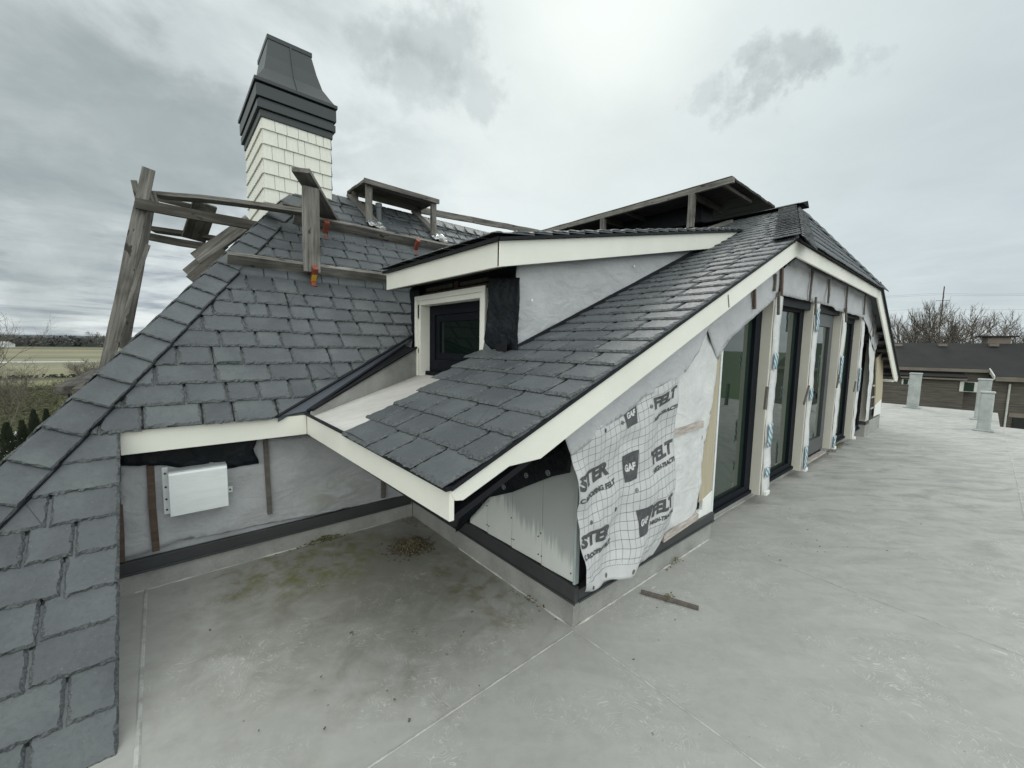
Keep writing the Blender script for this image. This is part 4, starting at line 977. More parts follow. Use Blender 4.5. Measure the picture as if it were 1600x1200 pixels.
# caulk lines at the foot of the upstands, one wavy bead each
def caulk(p, q, n):
    p = Vector(p); q = Vector(q); pts = []; rad = []
    for i in range(n+1):
        pts.append(p.lerp(q, i/n)+Vector((0, 0, .0015*noise.noise(Vector((i*.9, p.x, 0)))))); rad.append(max(.0012, .004+.0055*noise.noise(Vector((i*.35, p.x*3, p.y)))))
    MB().tube(pts, rad, 5).build('caulk', M['caulk'], H)
caulk((WX+.01, WY-.004, .002), (3.45, WY-.004, .002), 60); caulk((WX-.004, WY, .002), (WX-.004, 2.6, .002), 30); caulk((3.5, 1.572, .002), (5.2, 1.572, .002), 30); caulk((-.2, 3.386, .002), (1.5, 3.386, .002), 40)

# ------------------------------------------------------------------ scaffolding on the roof
def sboard(name, a, b_, w, t, up, label, cat='plank', mat='wood', group=None, warp=0.0):
    o = board(name, a, b_, w, t, up, M[mat], None, warp); tag(o, label, cat, group); return o
def A_at(x, y, d): return Vector((x, y-sA*d, zA(y)+cA*d))
NA = (0, -sA, cA)
sboard('scaffold_plank', A_at(.46, 4.375, .095), A_at(3.3, 4.375, .095), .125, .045, NA, 'long weathered plank on edge across the slates at the foot of the upright board', group='planks on the roof')
sboard('scaffold_plank', A_at(1.13, 5.00, .095), A_at(3.95, 5.00, .095), .125, .045, NA, 'upper plank on edge across the slates, held by two orange brackets', group='planks on the roof')
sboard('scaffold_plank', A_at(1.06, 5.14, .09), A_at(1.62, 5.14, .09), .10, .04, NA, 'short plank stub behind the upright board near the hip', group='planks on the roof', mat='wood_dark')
sboard('upright_board', (1.118, 4.235, 2.26), (1.122, 4.235, 3.035), .145, .038, (1, 0, 0), 'upright grey board standing on the lower roof plank')
sboard('scaffold_plank', (1.00, 4.06, 3.10), (1.64, 5.24, 3.03), .040, .150, (0, 0, 1), 'sloping plank resting on top of the upright board, its end against the roof', group='planks on the roof')
def bracket(x, y, label, yel=False):
    t_ = empty('roof_bracket', A_at(x, y, 0)); tag(t_, label, 'bracket', 'orange roof brackets')
    b = MB(); p = A_at(x, y-.02, .0); V_ = Vector((0, cA, sA)); N_ = Vector(NA)
    b.beam(p-V_*.02+N_*.02, p-V_*.02+N_*.175, .03, .05, V_); b.build('bracket_face', M['orange'], t_, .003)
    b = MB(); b.beam(p+V_*.03+N_*.172, p-V_*.03+N_*.172, .02, .05, N_); b.beam(p-V_*.10+N_*.035, p+V_*.10+N_*.035, .014, .045, N_); b.build('bracket_arm', M['orange'], t_, .003)
    if yel:
        b = MB(); b.beam(p-V_*.037+N_*.045, p-V_*.037+N_*.115, .003, .044, V_); b.build('sticker', M['yellow'], t_)
bracket(1.135, 4.345, 'orange bracket with a yellow sticker under the lower plank', True)
bracket(1.435, 4.965, 'orange bracket beside the upright board under the upper plank')
bracket(2.53, 4.965, 'small orange bracket near the right end of the upper plank')
# triangular staging on the main slope
st = empty('roof_staging', (2.5, 5.3, 3.2)); tag(st, 'small timber staging on two triangular legs beside the chimney', 'scaffold')
for i, yy in enumerate((5.235, 5.39, 5.545, 5.70)):
    board('deck_board', (1.985, yy, 3.60+i*.002), (3.03, yy+.03, 3.60+i*.002), .036, .148, (0, 0, 1), M['wood' if i == 0 else 'wood_dark'], st)
board('edge_board', (1.975, 5.145, 3.585), (3.04, 5.175, 3.585), .06, .03, (0, 0, 1), M['wood'], st)
for x in (2.06, 2.975):
    board('leg', (x+.0, 5.215, 3.135), (x+.0, 5.215, 3.575), .078, .045, (1, 0, 0), M['wood'], st)
    board('rafter', A_at(x-.09, 5.66, .055), A_at(x+.13, 5.13, .055), .035, .10, NA, M['wood'], st)
    board('rear_leg', (x-.03, 5.60, 3.43), (x-.03, 5.60, 3.58), .075, .04, (1, 0, 0), M['wood_dark'], st)
    cloth('foil_foot', [A_at(x-.03, 5.17, .07), A_at(x+.15, 5.15, .07), A_at(x+.20, 5.20, .07), A_at(x+.14, 5.26, .085), A_at(x+.02, 5.27, .08), A_at(x-.05, 5.24, .06)], M['foil'], st, .02, 22, .025, NA)
sboard('scaffold_plank', (3.05, 5.85, 3.645), (6.2, 5.95, 3.86), .095, .04, (0, 0, 1), 'long rail running behind the ridge to the right of the staging', group='planks on the roof')
# big platform on the ridge of the front block
pf = empty('ridge_platform', (6.4, 4.0, 3.6)); tag(pf, 'large dark timber platform over the ridge of the front roof', 'scaffold')
for i in range(11):
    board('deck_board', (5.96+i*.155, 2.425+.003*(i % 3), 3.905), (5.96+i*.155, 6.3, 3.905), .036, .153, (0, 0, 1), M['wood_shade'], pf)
board('edge_beam', (5.90, 2.40, 3.865), (5.90, 6.3, 3.865), .075, .045, (0, 0, 1), M['wood'], pf)
for yy in (2.965, 4.53):
    board('post', (5.905, yy, 3.36), (5.905, yy, 3.83), .085, .07, (0, 1, 0), M['wood'], pf)
    board('joist', (5.93, yy+.02, 3.835), (6.95, yy+.02, 3.835), .09, .04, (0, 0, 1), M['wood_dark'], pf)
    board('joist', (5.93, yy-.42, 3.85), (6.9, yy-.42, 3.85), .05, .04, (0, 0, 1), M['wood_dark'], pf)
    board('sole_plate', (5.62, yy-.02, zB(5.62)+.06), (6.5, yy-.30, zB(6.5)+.06), .045, .11, (-sB, 0, cB), M['wood'], pf)
b = MB(); b.box((6.5, 3.1, 3.60), (6.9, 6.2, 3.86)); b.build('black_infill', M['black'], pf)  # black box filling the gap between platform boards and ridge
# leaning posts and rails beyond the left hip
lg = 'timbers of the left scaffold'
PY = 5.60
def L3(px, py, y): return on(px, py, 1, y)
def lboard(name, a, b_, w, t, up, label, y=PY, y2=None, mat='wood', cat='plank', warp=0):
    y2 = y if y2 is None else y2
    return sboard(name, L3(a[0], a[1], y), L3(b_[0], b_[1], y2), w, t, up, label, cat, mat, lg, warp)
lboard('scaffold_post', (233, 264), (163, 590), .100, .04, (1, 0, 0), 'tall leaning grey post of the left scaffold, nearest the viewer', 5.50, cat='post')
lboard('scaffold_post', (238, 300), (194, 545), .075, .04, (1, 0, 0), 'leaning post directly behind the tallest one', 5.75, cat='post')
lboard('scaffold_brace', (231, 382), (183, 534), .035, .025, (1, 0, 0), 'thin pale batten nailed slantwise to the leaning post', 5.42, cat='brace')
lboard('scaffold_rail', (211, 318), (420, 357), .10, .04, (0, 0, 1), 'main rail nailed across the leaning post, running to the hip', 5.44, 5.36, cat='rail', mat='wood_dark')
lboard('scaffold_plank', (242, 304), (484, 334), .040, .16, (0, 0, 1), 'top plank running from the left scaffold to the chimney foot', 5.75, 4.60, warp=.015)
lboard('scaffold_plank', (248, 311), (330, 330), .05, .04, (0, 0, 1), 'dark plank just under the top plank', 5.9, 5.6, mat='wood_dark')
lboard('scaffold_stub', (209, 282), (218, 318), .05, .035, (1, 0, 0), 'short pointed stub left of the leaning post head', 5.7, cat='board')
lboard('scaffold_stub', (238, 300), (246, 322), .05, .06, (0, 0, 1), 'pale block on the rail right of the leaning post', 5.6, cat='board')
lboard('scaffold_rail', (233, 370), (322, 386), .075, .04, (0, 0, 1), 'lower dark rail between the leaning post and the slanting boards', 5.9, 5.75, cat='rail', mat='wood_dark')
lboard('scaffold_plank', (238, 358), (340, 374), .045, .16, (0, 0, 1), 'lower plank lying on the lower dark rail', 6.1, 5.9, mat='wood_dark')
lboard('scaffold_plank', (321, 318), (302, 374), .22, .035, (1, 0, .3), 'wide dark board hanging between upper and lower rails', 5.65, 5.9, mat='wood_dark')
lboard('scaffold_plank', (392, 345), (306, 405), .17, .035, (.5, 0, .8), 'wide slanting board with knots behind the hip', 5.55, 5.7)
lboard('scaffold_plank', (350, 380), (292, 428), .15, .03, (.5, 0, .8), 'lower slanting board half hidden behind the hip', 5.8, 5.9)
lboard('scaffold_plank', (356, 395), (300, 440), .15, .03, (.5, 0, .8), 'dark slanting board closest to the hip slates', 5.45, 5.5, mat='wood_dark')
# narrow walkway on the left slope
wk = empty('scaffold_walkway', (-.4, 5, 1.2)); tag(wk, 'narrow weathered plank walkway on the far side of the left hip', 'walkway')
for i, (xa, ya) in enumerate(((-.455, 3.62), (-.355, 3.42))):
    board('deck_board', (xa, ya, 1.285), (xa-.01, 8.0, 1.285), .05, .095, (0, 0, 1), M['wood_dark'], wk)
b = MB(); b.tube([(-.46, 3.75, 1.26), (-.44, 3.76, .95)], .008, 8); b.build('bracket_rod', M['pipe'], wk)

# ------------------------------------------------------------------ vents on the deck
def vent(x, y, h, w, label, rot=0):
    t_ = empty('vent_stack', (x, y, 0)); tag(t_, label, 'vent', 'membrane wrapped vents on the deck')
    b = MB(); vs = []; n = 8
    for i in range(n+1):
        z = h*i/n; k = w/2*(1+.05*noise.noise(Vector((x, i*.7, 0)))); ox = .012*noise.noise(Vector((x, i*.5, 3)))+.03*i/n
        vs += [(x+ox-k, y-k, z), (x+ox+k, y-k, z), (x+ox+k, y+k, z), (x+ox-k, y+k, z)]
    fs = [(4*i+k, 4*i+(k+1) % 4, 4*i+4+(k+1) % 4, 4*i+4+k) for i in range(n) for k in range(4)]+[(4*n, 4*n+1, 4*n+2, 4*n+3)]
    b.add(vs, fs); b.build('vent_body', M['vent'], t_, .02)
    b = MB(); b.box((x+.03-w*.56, y-w*.56, h-.0), (x+.03+w*.56, y+w*.56, h+.045)); b.build('vent_cap', M['vent'], t_, .02)
    b = MB(); b.box((x-w*.75, y-w*.75, .002), (x+w*.75, y+w*.75, .035)); b.build('vent_base', M['vent'], t_, .01)
# sight-line checked positions
vent(16.9, 1.35, 1.0, .25, 'grey wrapped vent near the end of the building wall')
vent(13.2, -.055, .80, .20, 'nearest grey wrapped vent at the right edge of the deck')
vent(15.4, .0, .98, .23, 'grey wrapped vent hidden mostly behind the nearest one')

# ------------------------------------------------------------------ debris
stick = board('wood_offcut', (2.315, 1.355, .014), (2.445, 1.035, .014), .022, .022, (0, 0, 1), M['batten'], None, bev=.002)
tag(stick, 'short brown wood offcut lying on the grey deck', 'offcut')
def litter(name, cx, cy, rx, ry, n, size, mat, label):
    b = MB()
    for i in range(n):
        a = random.uniform(0, 6.28); r = abs(random.gauss(0, .5)); x = cx+rx*r*math.cos(a); y = cy+ry*r*math.sin(a)
        z = .003+random.random()*.05*max(0, 1-r); s_ = size*random.uniform(.4, 1.3); t_ = random.uniform(0, 6.28)
        d = Vector((math.cos(t_), math.sin(t_), random.uniform(-.3, .5)))*s_; e = Vector((-math.sin(t_), math.cos(t_), random.uniform(-.4, .4)))*s_*.5
        p = Vector((x, y, z)); b.add([p-d-e, p+d-e*.4, p+d*.8+e, p-d*.7+e*1.2, p+Vector((0, 0, s_*.5))], [(0, 1, 4), (1, 2, 4), (2, 3, 4), (3, 0, 4)])
    o = b.build(name, mat); tag(o, label, None, None, 'stuff'); return o
litter('leaf_litter', 1.44, 2.85, .17, .17, 1300, .0115, M['litter'], 'heap of dead leaf litter in the recess corner')
litter('leaf_litter', 1.62, 3.25, .10, .3, 30, .008, M['litter'], 'scattered crumbs along the side upstand')
litter('moss_growth', .93, 3.37, .22, .02, 200, .009, M['moss'], 'strip of green moss at the foot of the recess wall')
litter('moss_growth', 2.38, 1.20, .12, .07, 40, .008, M['moss'], 'bits of dry moss by the wood offcut')
litter('moss_growth', 2.85, 1.40, .18, .025, 40, .008, M['moss'], 'bits of dry moss along the door wall')
litter('leaf_litter', 8.6, 1.55, 1.1, .07, 300, .012, M['moss'], 'dry litter under the far windows')
litter('leaf_litter', 1.68, 1.75, .05, .25, 30, .008, M['litter'], 'crumbs beside the siding wall corner')
litter('leaf_litter', 1.0, 1.9, 1.3, 1.2, 30, .008, M['litter'], 'single dark crumbs scattered over the deck')
litter('leaf_litter', 4.0, .8, 2.2, .9, 36, .007, M['litter'], 'specks scattered over the open deck')

# ------------------------------------------------------------------ landscape
def ground_mat():
    m, t, b = new_mat('flat_farmland'); v = OBJ(t); x, y, z = t.sep(v)
    n, _ = t.noise(v, .02, 6, .6); f, _ = t.noise(t.vm('MULTIPLY', v, (.3, 1, 1)), .35, 6, .65)
    yy = t.m('ADD', y, t.rng(n, .3, .7, -4, 4))
    r = t.node('ShaderNodeValToRGB'); t.l.new(t.m('DIVIDE', yy, 800.0), r.inputs[0]); cr_ = r.color_ramp; cr_.interpolation = 'LINEAR'
    stops = [(0, (.06, .075, .03)), (.085, (.07, .075, .035)), (.092, (.05, .055, .03)), (.096, (.13, .14, .055)), (.118, (.17, .165, .085)), (.122, (.03, .035, .02)), (.130, (.16, .15, .085)), (.165, (.20, .19, .12)), (.19, (.16, .16, .095)),
             (.225, (.22, .20, .14)), (.25, (.12, .13, .06)), (.285, (.21, .195, .13)), (.335, (.15, .145, .08)), (.40, (.22, .20, .12)), (.44, (.06, .065, .04)), (.47, (.16, .165, .08)), (.52, (.045, .05, .035)), (.58, (.13, .13, .07)), (1, (.07, .08, .05))]
    while len(cr_.elements) < len(stops): cr_.elements.new(.5)
    for e, (p, c_) in zip(cr_.elements, stops): e.position = p; e.color = c_+(1,)
    c = t.vm('SCALE', r.outputs[0], sc=t.rng(f, .3, .7, .75, 1.25))
    gr = t.m('MULTIPLY', t.rng(x, 12, 30), t.rng(y, -40, -10))
    c = t.mix(gr, c, (.05, .10, .02, 1))
    t.l.new(c, b.inputs['Base Color']); b.inputs['Roughness'].default_value = .9; return m
M['ground'] = ground_mat()
gz = -5
b = MB(); b.add([(-3000, -3000, gz), (3000, -3000, gz), (3000, 3000, gz), (-3000, 3000, gz)], [(0, 1, 2, 3)]); tag(b.build('ground', M['ground']), kind='structure')
m, t, bs_ = new_mat('standing_water'); bs_.inputs['Base Color'].default_value = (.8, .82, .83, 1); bs_.inputs['Roughness'].default_value = .15; M['water'] = m
def blobpoly(cx, cy, rx, ry, z, n=40, seed=0):
    return [(cx+rx*math.cos(k*6.2832/n)*(1+.3*noise.noise(Vector((k*.6, seed, 0)))), cy+ry*math.sin(k*6.2832/n)*(1+.5*noise.noise(Vector((k*.6, seed, 4)))), z) for k in range(n)]
b = MB(); b.add(blobpoly(-37, 163, 24, 3.2, gz+.05), [tuple(range(40))]); tag(b.build('water', M['water']), kind='structure')
M['concrete'] = simple('pale_path', (.50, .49, .47), .8, .1, .6)
b = MB(); b.box((-9.0, 36, gz), (-1, 43.5, gz+.06)); tag(b.build('path', M['concrete']), kind='structure')

M['far_wood'] = simple('far_winter_wood', (.070, .070, .068), .95, .45, .12, 0)
M['evergreen'] = simple('evergreen_foliage', (.018, .028, .012), .9, .5, 3, 0)
M['bark'] = simple('grey_brown_bark', (.065, .055, .046), .9, .3, 6, 0)
M['twig'] = simple('brown_twigs', (.115, .100, .084), .9, .3, 6, 0)
M['brush'] = simple('tangled_brush', (.080, .082, .042), .95, .75, .3, 0)

def leafcloud(b, c, rx, ry, rz, n, s, thin=.7):
    for i in range(n):
        d = Vector((random.gauss(0, 1), random.gauss(0, 1), random.gauss(0, 1))).normalized()*(random.random()**.4)
        p = Vector((c[0]+d.x*rx, c[1]+d.y*ry, c[2]+d.z*rz)); a = Vector((random.gauss(0, 1), random.gauss(0, 1), random.gauss(0, 1))).normalized()*s*random.uniform(.5, 1.3)
        q = a.orthogonal()*thin; b.add([p-a, p+q, p+a, p-q], [(0, 1, 2, 3)])
# distant wood on the left horizon and a low hill line
b = MB()
for i in range(170):
    a = R(-22+i*.24); d_ = 480+40*math.sin(i*1.7); x, y = math.sin(a)*d_, math.cos(a)*d_
    hgt_ = 7.0+2.2*noise.noise(Vector((i*.13, 0, 0)))+1.2*noise.noise(Vector((i*.6, 3, 0)))
    leafcloud(b, (x, y, gz+hgt_*.5), 7, 5, hgt_*.62, 60, .9)
    b.box((x-3.5, y+1, gz), (x+3.5, y+5, gz+hgt_*.85))
tag(b.build('distant_wood', M['far_wood']), 'far leafless wood along the left horizon', kind='stuff')
b = MB(); N_ = 60; vs = []; fs = []
for i in range(N_+1):
    a = R(-40+i*2.4); hh = 12+6*noise.noise(Vector((i*.35, 1, 0)))
    for d_, zz in ((1300, gz), (1500, gz+hh), (1900, gz+hh*.9)): vs.append((math.sin(a)*d_, math.cos(a)*d_, zz))
for i in range(N_): fs += [(3*i, 3*i+3, 3*i+4, 3*i+1), (3*i+1, 3*i+4, 3*i+5, 3*i+2)]
M['hill'] = simple('hazy_hills', (.055, .075, .095), .95, .2, .01, 0)
tag(mesh_obj('hills', vs, fs, M['hill']), kind='structure')
# belt of trees behind the viewer, seen only as reflections in the glass
b = MB()
for i in range(120):
    a = R(118+i*1.4); d_ = 60+8*math.sin(i*2.1); x, y = math.sin(a)*d_, math.cos(a)*d_
    leafcloud(b, (x, y, gz+4.5), 3.5, 3, 5+2*noise.noise(Vector((i*.3, 0, 0))), 50, .8)
tag(b.build('far_tree_belt', M['far_wood']), 'belt of bare trees beyond the terrace', kind='stuff')
# tangled brush behind the cypresses
b = MB()
for i in range(1500):
    x = random.uniform(-26, 6); y = random.uniform(37, 74); hh = gz+random.uniform(.1, 1)*1.25*(1.0+.6*noise.noise(Vector((x*.15, y*.15, 0))))
    leafcloud(b, (x, y, hh), 1.1, 1.0, .4, 34, .42, .045)
tag(b.build('brush', M['brush']), 'tangled winter brush between the cypresses and the fields', kind='stuff')
b = MB()
for i in range(60): leafcloud(b, (random.uniform(-50, 20), 99+random.uniform(-1, 1), gz+.25), 1.8, .8, .32, 22, .22)
tag(b.build('field_hedge', M['evergreen']), 'low dark hedge across the green field', kind='stuff')
# greenhouse at the far left
gh = empty('greenhouse', (-78, 400, gz)); tag(gh, 'long low pale farm building on the left horizon', 'building')
b = MB(); b.box((-118, 400, gz), (-72, 412, gz+2)); b.build('wall', M['galv'], gh)
b = MB(); b.prism([(-119, 399, gz+2), (-119, 413, gz+2), (-119, 406, gz+3.4)], (46, 0, 0)); b.build('roof', M['vent'], gh)

# conical cypresses
def cypress(x, y, h, r, label):
    t_ = empty('cypress', (x, y, gz)); tag(t_, label, 'tree', 'cypresses below the roof')
    b = MB(); b.tube([(x, y, gz), (x, y, gz+h*.8)], [.08, .02], 6); b.build('trunk', M['bark'], t_)
    b = MB()
    for i in range(2600):
        k = random.random()**.75; z = gz+.1+(h-.1)*(1-k) if False else gz+.1+(h-.1)*random.random()**1.25
        f = (z-gz)/h; rr = r*(1-f)**.75*(.75+.35*random.random()); a = random.uniform(0, 6.283); lob = 1+.12*math.sin(a*5+z*3)
        p = Vector((x+rr*lob*math.cos(a), y+rr*lob*math.sin(a), z)); d = Vector((math.cos(a)*.4, math.sin(a)*.4, 1)).normalized()*random.uniform(.07, .2); q = Vector((-math.sin(a), math.cos(a), 0))*random.uniform(.02, .05)
        b.add([p-q, p+q, p+d], [(0, 1, 2)])
    b.build('crown', M['evergreen'], t_)
cyp = [(( -6), 30.5, 705, 652), ]
for (px, base_y, toph, yy, rr, lab) in ((10, 720, 663, 24.0, .62, 'leftmost dark cypress at the photo edge below the roof'), (34, 720, 660, 25.0, .52, 'second cypress from the left below the roof'), (52, 700, 643, 26.0, .55, 'tallest cypress in the row below the roof'), (72, 690, 642, 27.5, .50, 'rightmost cypress, half hidden by the roof hip')):
    top = on(px, toph, 1, yy); cypress(top.x, yy, top.z-gz, rr, lab)

# leafless trees
def bare_tree(h, spread, seed, depth=6, thick=.16, up=.5, child=3):
    rnd = random.Random(seed); tr = MB(); br = MB()
    def grow(p, d, L, r, k):
        n = 3 if k < 2 else 2; pts = [p]; q = p.copy(); dd = d.copy()
        for i in range(n):
            dd = (dd+Vector((rnd.gauss(0, .13), rnd.gauss(0, .13), rnd.gauss(0, .08)+.04*up))).normalized(); q = q+dd*L/n; pts.append(q.copy())
        (tr if k == 0 else br).tube(pts, [r*(1-.45*i/n) for i in range(n+1)], 6 if k < 2 else 3)
        if k >= depth: return
        m_ = child+(1 if rnd.random() < .5 else 0)
        for j in range(m_):
            f = rnd.uniform(.35, 1.0) if j else 1.0; at = pts[min(n, max(1, int(f*n+.5)))]
            a = rnd.uniform(0, 6.283); e = dd.orthogonal().normalized(); e = (e*math.cos(a)+dd.cross(e)*math.sin(a))
            nd = (dd+e*spread*rnd.uniform(.5, 1.2)+Vector((0, 0, up*.35))).normalized()
            grow(at, nd, L*rnd.uniform(.55, .82), r*.55*(1 if j else 1.15), k+1)
    grow(Vector((0, 0, 0)), Vector((0, 0, 1)), h*.26, thick, 0)
    return tr, br
protos = []
def tree(kind, x, y, z, s, rot, label, group, name='bare_tree'):
    if kind not in [p[0] for p in protos]:
        prm = {'round': (11, .75, 3, 6, .20, .45, 3), 'tall': (12, .42, 5, 6, .15, .9, 3), 'wide': (10, .95, 9, 6, .2, .25, 3), 'near': (9, .85, 21, 6, .075, .35, 3), 'shrub': (5, .8, 33, 5, .05, .8, 4)}[kind]
        tr, br = bare_tree(*prm); protos.append((kind, tr.build('x', M['bark']), br.build('y', M['twig'])))
        for o in protos[-1][1:]: col.objects.unlink(o)
    p = [p for p in protos if p[0] == kind][0]
    t_ = empty(name, (x, y, z)); t_.rotation_euler = (0, 0, rot); t_.scale = (s, s, s); tag(t_, label, 'tree', group)
    for nm, src in (('trunk', p[1]), ('branches', p[2])):
        o = bpy.data.objects.new(nm, src.data); col.objects.link(o); o.parent = t_
def gp(px, dist):                                       # ground point in the direction of a photo column at a distance
    d = ray(px, 540); d = Vector((d.x, d.y, 0)).normalized(); return EYE.x+d.x*dist, EYE.y+d.y*dist
G = 'bare trees behind the brown house'
for px, dist, kind, s, rot, lab in ((1408, 52, 'tall', 1.32, 0, 'leafless tree just right of the terrace roof edge'), (1428, 50, 'tall', 1.42, 1, 'slim leafless tree left of the power pole'), (1447, 56, 'tall', 1.5, 3.1, 'slim leafless tree directly left of the round one'),
                                    (1470, 48, 'round', 1.30, 2, 'large round bare crown at the power pole'), (1497, 49, 'round', 1.30, 4.1, 'round bare tree just right of the power pole'), (1541, 53, 'wide', 1.25, .6, 'lower wide bare tree between the pole and the ridge chimney'),
                                    (1566, 55, 'wide', 1.3, 2.2, 'wide bare tree behind the second roof vent'), (1612, 54, 'round', 1.35, 5, 'bare tree at the right photo edge'), (1388, 58, 'round', 1.2, 3.6, 'bare tree half hidden behind the terrace roof')):
    x, y = gp(px, dist); tree(kind, x, y, gz, s, rot, lab, G)
x, y = gp(-75, 30); tree('near', x, y, gz, 1.30, .4, 'bare tree reaching in from the left photo edge', None)
x, y = gp(8, 44); tree('near', x, y, gz, .8, 2.2, 'smaller bare tree behind the brush at left', None)
x, y = gp(120, 62); tree('shrub', x, y, gz, 1.35, 1, 'leafless shrub behind the leaning post', 'leafless shrubs by the field')
x, y = gp(140, 70); tree('shrub', x, y, gz, 1.3, 4, 'second leafless shrub nearer the leaning post', 'leafless shrubs by the field')
x, y = gp(148, 470); tree('round', x, y, gz, 1.6, 1, 'distant round tree rising above the left horizon wood', None)
x, y = gp(163, 480); tree('round', x, y, gz, 1.3, 2.4, 'distant smaller tree right of the round one', None)

# ------------------------------------------------------------------ neighbouring brown house
def np_(px, py, dist):
    d = ray(px, py); k = dist/(d.dot(fwd)); return EYE+d*k
A0 = np_(1397, 536, 31.0); A1 = np_(1600, 536.5, 27.6)
ax = Vector((A1.x-A0.x, A1.y-A0.y, 0)); Lh = ax.length; ax.normalize(); ay = Vector((ax.y, -ax.x, 0))
if ay.dot(EYE-A0) < 0: ay = -ay
zr = (A0.z+A1.z)/2
nb = empty('brown_house', (A0.x, A0.y, gz)); tag(nb, 'brown wood sided neighbour house with a long black roof', 'house')
M['nroof'] = simple('black_shingle_roof', (.013, .0135, .014), .85, .3, 1.2, .2, .01)
def nsiding():
    m, t, b = new_mat('brown_lap_siding'); v = OBJ(t); x, y, z = t.sep(v)
    fr = t.m('FRACT', t.m('DIVIDE', z, .16)); n, _ = t.noise(t.vm('MULTIPLY', v, (1, 1, 9)), .9, 6, .6)
    c = t.mix(t.rng(n, .35, .65), (.075, .064, .058, 1), (.13, .115, .105, 1)); c = t.mix(t.rng(fr, .0, .14, .8, 0), c, (.015, .013, .012, 1))
    t.l.new(c, b.inputs['Base Color']); b.inputs['Roughness'].default_value = .8; bump(t, b, fr, .6, .02); return m
M['nsiding'] = nsiding(); M['ntrim'] = simple('brown_grey_trim', (.17, .145, .125), .7, .2, 1); M['nwhite'] = simple('white_window_frame', (.55, .55, .54), .6)
O2 = Vector((A0.x, A0.y, 0))
def hp(u, w, z): return O2+ax*u+ay*w+Vector((0, 0, z))      # u along ridge, w towards the viewer
def hbox(u0, u1, w0, w1, z0, z1):
    return MB().add([hp(u0, w0, z0), hp(u1, w0, z0), hp(u1, w1, z0), hp(u0, w1, z0), hp(u0, w0, z1), hp(u1, w0, z1), hp(u1, w1, z1), hp(u0, w1, z1)], [(0,3,2,1),(4,5,6,7),(0,1,5,4),(1,2,6,5),(2,3,7,6),(3,0,4,7)])
def ridge_u(px, py, w):                                # u and z where a sight line meets the plane w = const
    d = ray(px, py); k = (w-(EYE-O2).dot(ay))/d.dot(ay); p = EYE+d*k; return (p-O2).dot(ax), p.z
W1 = 3.2; W2 = 2.9; WR = 4.4
u1, ze1 = ridge_u(1500, 577, W1); uc, ze2 = ridge_u(1556, 588, WR)
us, ze1 = ridge_u(1500, 577, W1)
for k_ in range(400):                                  # wing eave in the same roof plane as the main eave
    WR = W1+k_*.01
    if ridge_u(1570, 588.5, WR)[1] >= zr+(ze1-zr)*WR/W1: break
ze2 = zr+(ze1-zr)*WR/W1
EA = ridge_u(1550, 580, W1)[0]
roof = MB(); roof.add([hp(-14, 0, zr), hp(EA, 0, zr), hp(EA, W1, ze1), hp(-14, W1, ze1), hp(-14, -5, ze1), hp(EA, -5, ze1)], [(0, 3, 2, 1), (0, 1, 5, 4)])
roof.add([hp(EA, 0, zr), hp(14, 0, zr), hp(14, WR, ze2), hp(EA, WR, ze2), hp(14, -5, ze1), hp(EA, -5, ze1)], [(0, 3, 2, 1), (0, 1, 4, 5)])
rf = roof.build('roof', M['nroof'], nb); md = rf.modifiers.new('t', 'SOLIDIFY'); md.thickness = .12
hbox(-14, EA, -.2, W2, gz, ze1-.02).build('wall', M['nsiding'], nb); hbox(EA, 14, -.2, WR-.35, gz, ze2-.02).build('wing_wall', M['nsiding'], nb)
hbox(-14, EA, W1-.02, W1+.04, ze1-.17, ze1+.03).build('gutter_board', M['ntrim'], nb)
zb_ = ridge_u(1450, 590, W1+.3)[1]
lo = MB(); lo.add([hp(-14, W1-.3, ze1-.32), hp(EA-1.2, W1-.3, ze1-.32), hp(EA-1.2, W1+.45, zb_+.05), hp(-14, W1+.45, zb_+.05)], [(0, 3, 2, 1)]); o = lo.build('lower_roof', M['nroof'], nb); md = o.modifiers.new('t', 'SOLIDIFY'); md.thickness = .08
hbox(-14, EA-1.2, W1+.40, W1+.47, zb_-.08, zb_+.02).build('gutter_board', M['ntrim'], nb)
hbox(-14, EA-1.2, W2, W1+.15, gz, zb_).build('front_wall', M['nsiding'], nb)
hbox(EA-.02, 14, WR-.02, WR+.05, ze2-.30, ze2-.02).build('gutter_board', M['ntrim'], nb)
o = MB().add([hp(EA-.05, W1-.1, ze1+.12), hp(EA-.05, WR+.05, ze2+.02), hp(EA-.05, WR+.05, ze2-.2), hp(EA-.05, W1-.1, ze1-.12)], [(0, 1, 2, 3)]).build('barge_board', M['nwhite'], nb); md = o.modifiers.new('t', 'SOLIDIFY'); md.thickness = .06
def nwin(px0, py0, px1, py1, w, name='window'):
    u0_, z1_ = ridge_u(px0, py0, w); u1_, z0_ = ridge_u(px1, py1, w)
    f = hbox(u0_, u1_, w-.02, w+.05, z0_, z1_).build(name, M['nwhite'], nb)
    d_ = (z1_-z0_)*.14; o = hbox(u0_+(u1_-u0_)*.22, u1_-(u1_-u0_)*.25, w+.05, w+.07, z0_+d_*.4, z1_-d_*.2).build('pane', M['glass'], f)
nwin(1500, 596, 1528, 613, W1+.16); nwin(1409, 592, 1421, 601, W1+.16)
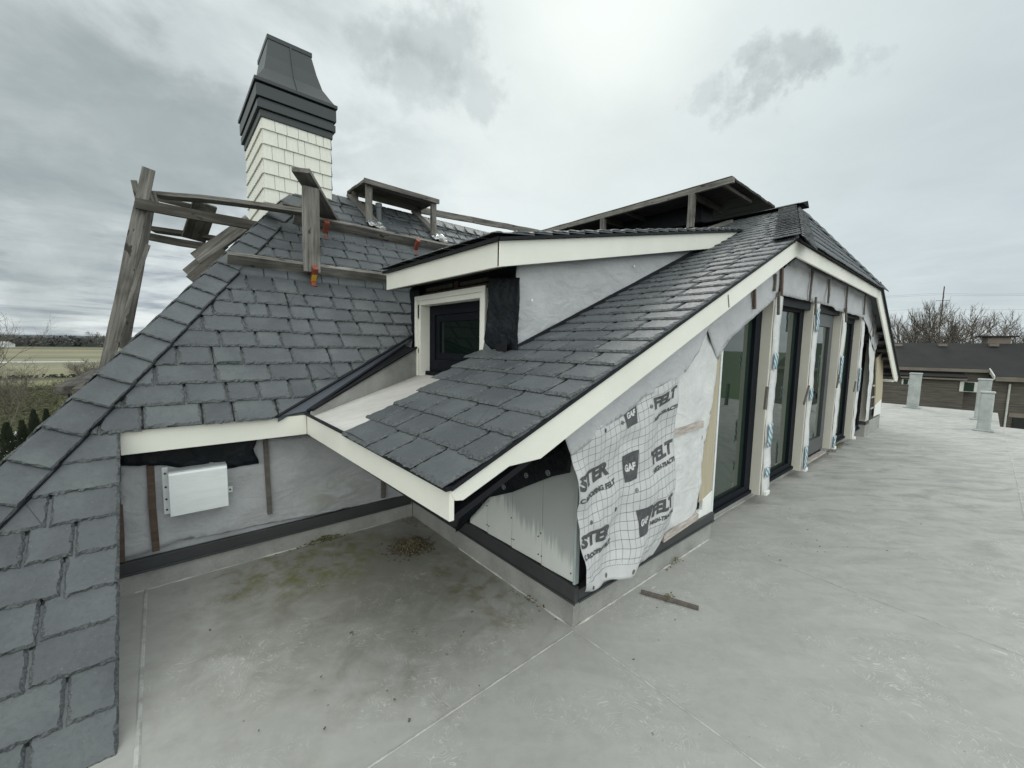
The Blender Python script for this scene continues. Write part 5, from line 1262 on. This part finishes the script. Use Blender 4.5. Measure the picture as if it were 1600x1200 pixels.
u0_, z_ = ridge_u(1578, 600, WR-.3); o = MB().tube([hp(u0_, WR-.28, z_), hp(u0_, WR-.28, -3.2)], .05, 8).build('downspout', M['nwhite'], nb)
ud, zd = ridge_u(1583, 652, WR-.3); hbox(ud, ud+3.2, WR-.36, WR-.28, gz, zd).build('garage_door', M['interior'], nb); hbox(ud-.2, ud+3.4, WR-.36, WR-.30, zd, zd+.25).build('garage_trim', M['ntrim'], nb)
for px in (1403, 1472, 1552):
    u_, z_ = ridge_u(px, 538.5, .35); hbox(u_-.22, u_+.22, .30, .55, z_-.12, z_+.06).build('ridge_vent', M['ntrim'], nb)
hbox(Lh-1.6, Lh-.5, -1.2, -.3, zr-.5, zr+.45).build('ridge_chimney', M['ntrim'], nb); hbox(Lh-1.9, Lh-.2, -1.4, -.1, zr+.45, zr+.55).build('chimney_cap', M['nroof'], nb)

# power pole and lines
x, y = gp(1465, 95); pole = empty('power_pole', (x, y, gz)); tag(pole, 'tall thin power pole rising above the bare trees', 'pole')
top = np_(1468, 447, 95*.75); b = MB(); hz = (Vector((x, y, 0))-Vector((EYE.x, EYE.y, 0))).length
d = ray(1467, 448); k = hz/math.hypot(d.x, d.y); zt = EYE.z+d.z*k
b.tube([(x, y, gz), (x, y, zt)], [.13, .07], 8); b.build('shaft', M['bark'], pole)
b = MB(); b.beam(Vector((x, y, zt-2.2))-ax*.8, Vector((x, y, zt-2.2))+ax*.8, .06, .06); b.box((x-.16, y-.16, zt-6.2), (x+.16, y+.16, zt-5.6)); b.build('crossarm', M['bark'], pole)
for i, (py0, py1, py2) in enumerate(((465, 460.5, 462), (463, 458, 459.5), (486, 481, 484))):
    pts = []
    for px, py in ((1380, py0), (1466, py1), (1530, py2+.3), (1620, py2-.5)):
        d = ray(px, py); k = hz/math.hypot(d.x, d.y)*.98; pts.append(EYE+d*k)
    b = MB(); b.tube(pts, .013, 4); o = b.build('power_line', M['pipe']); tag(o, ['upper thin wire crossing the right sky', 'second wire close above the upper one', 'lowest thin wire just above the bare trees'][i], 'wire', 'power lines')
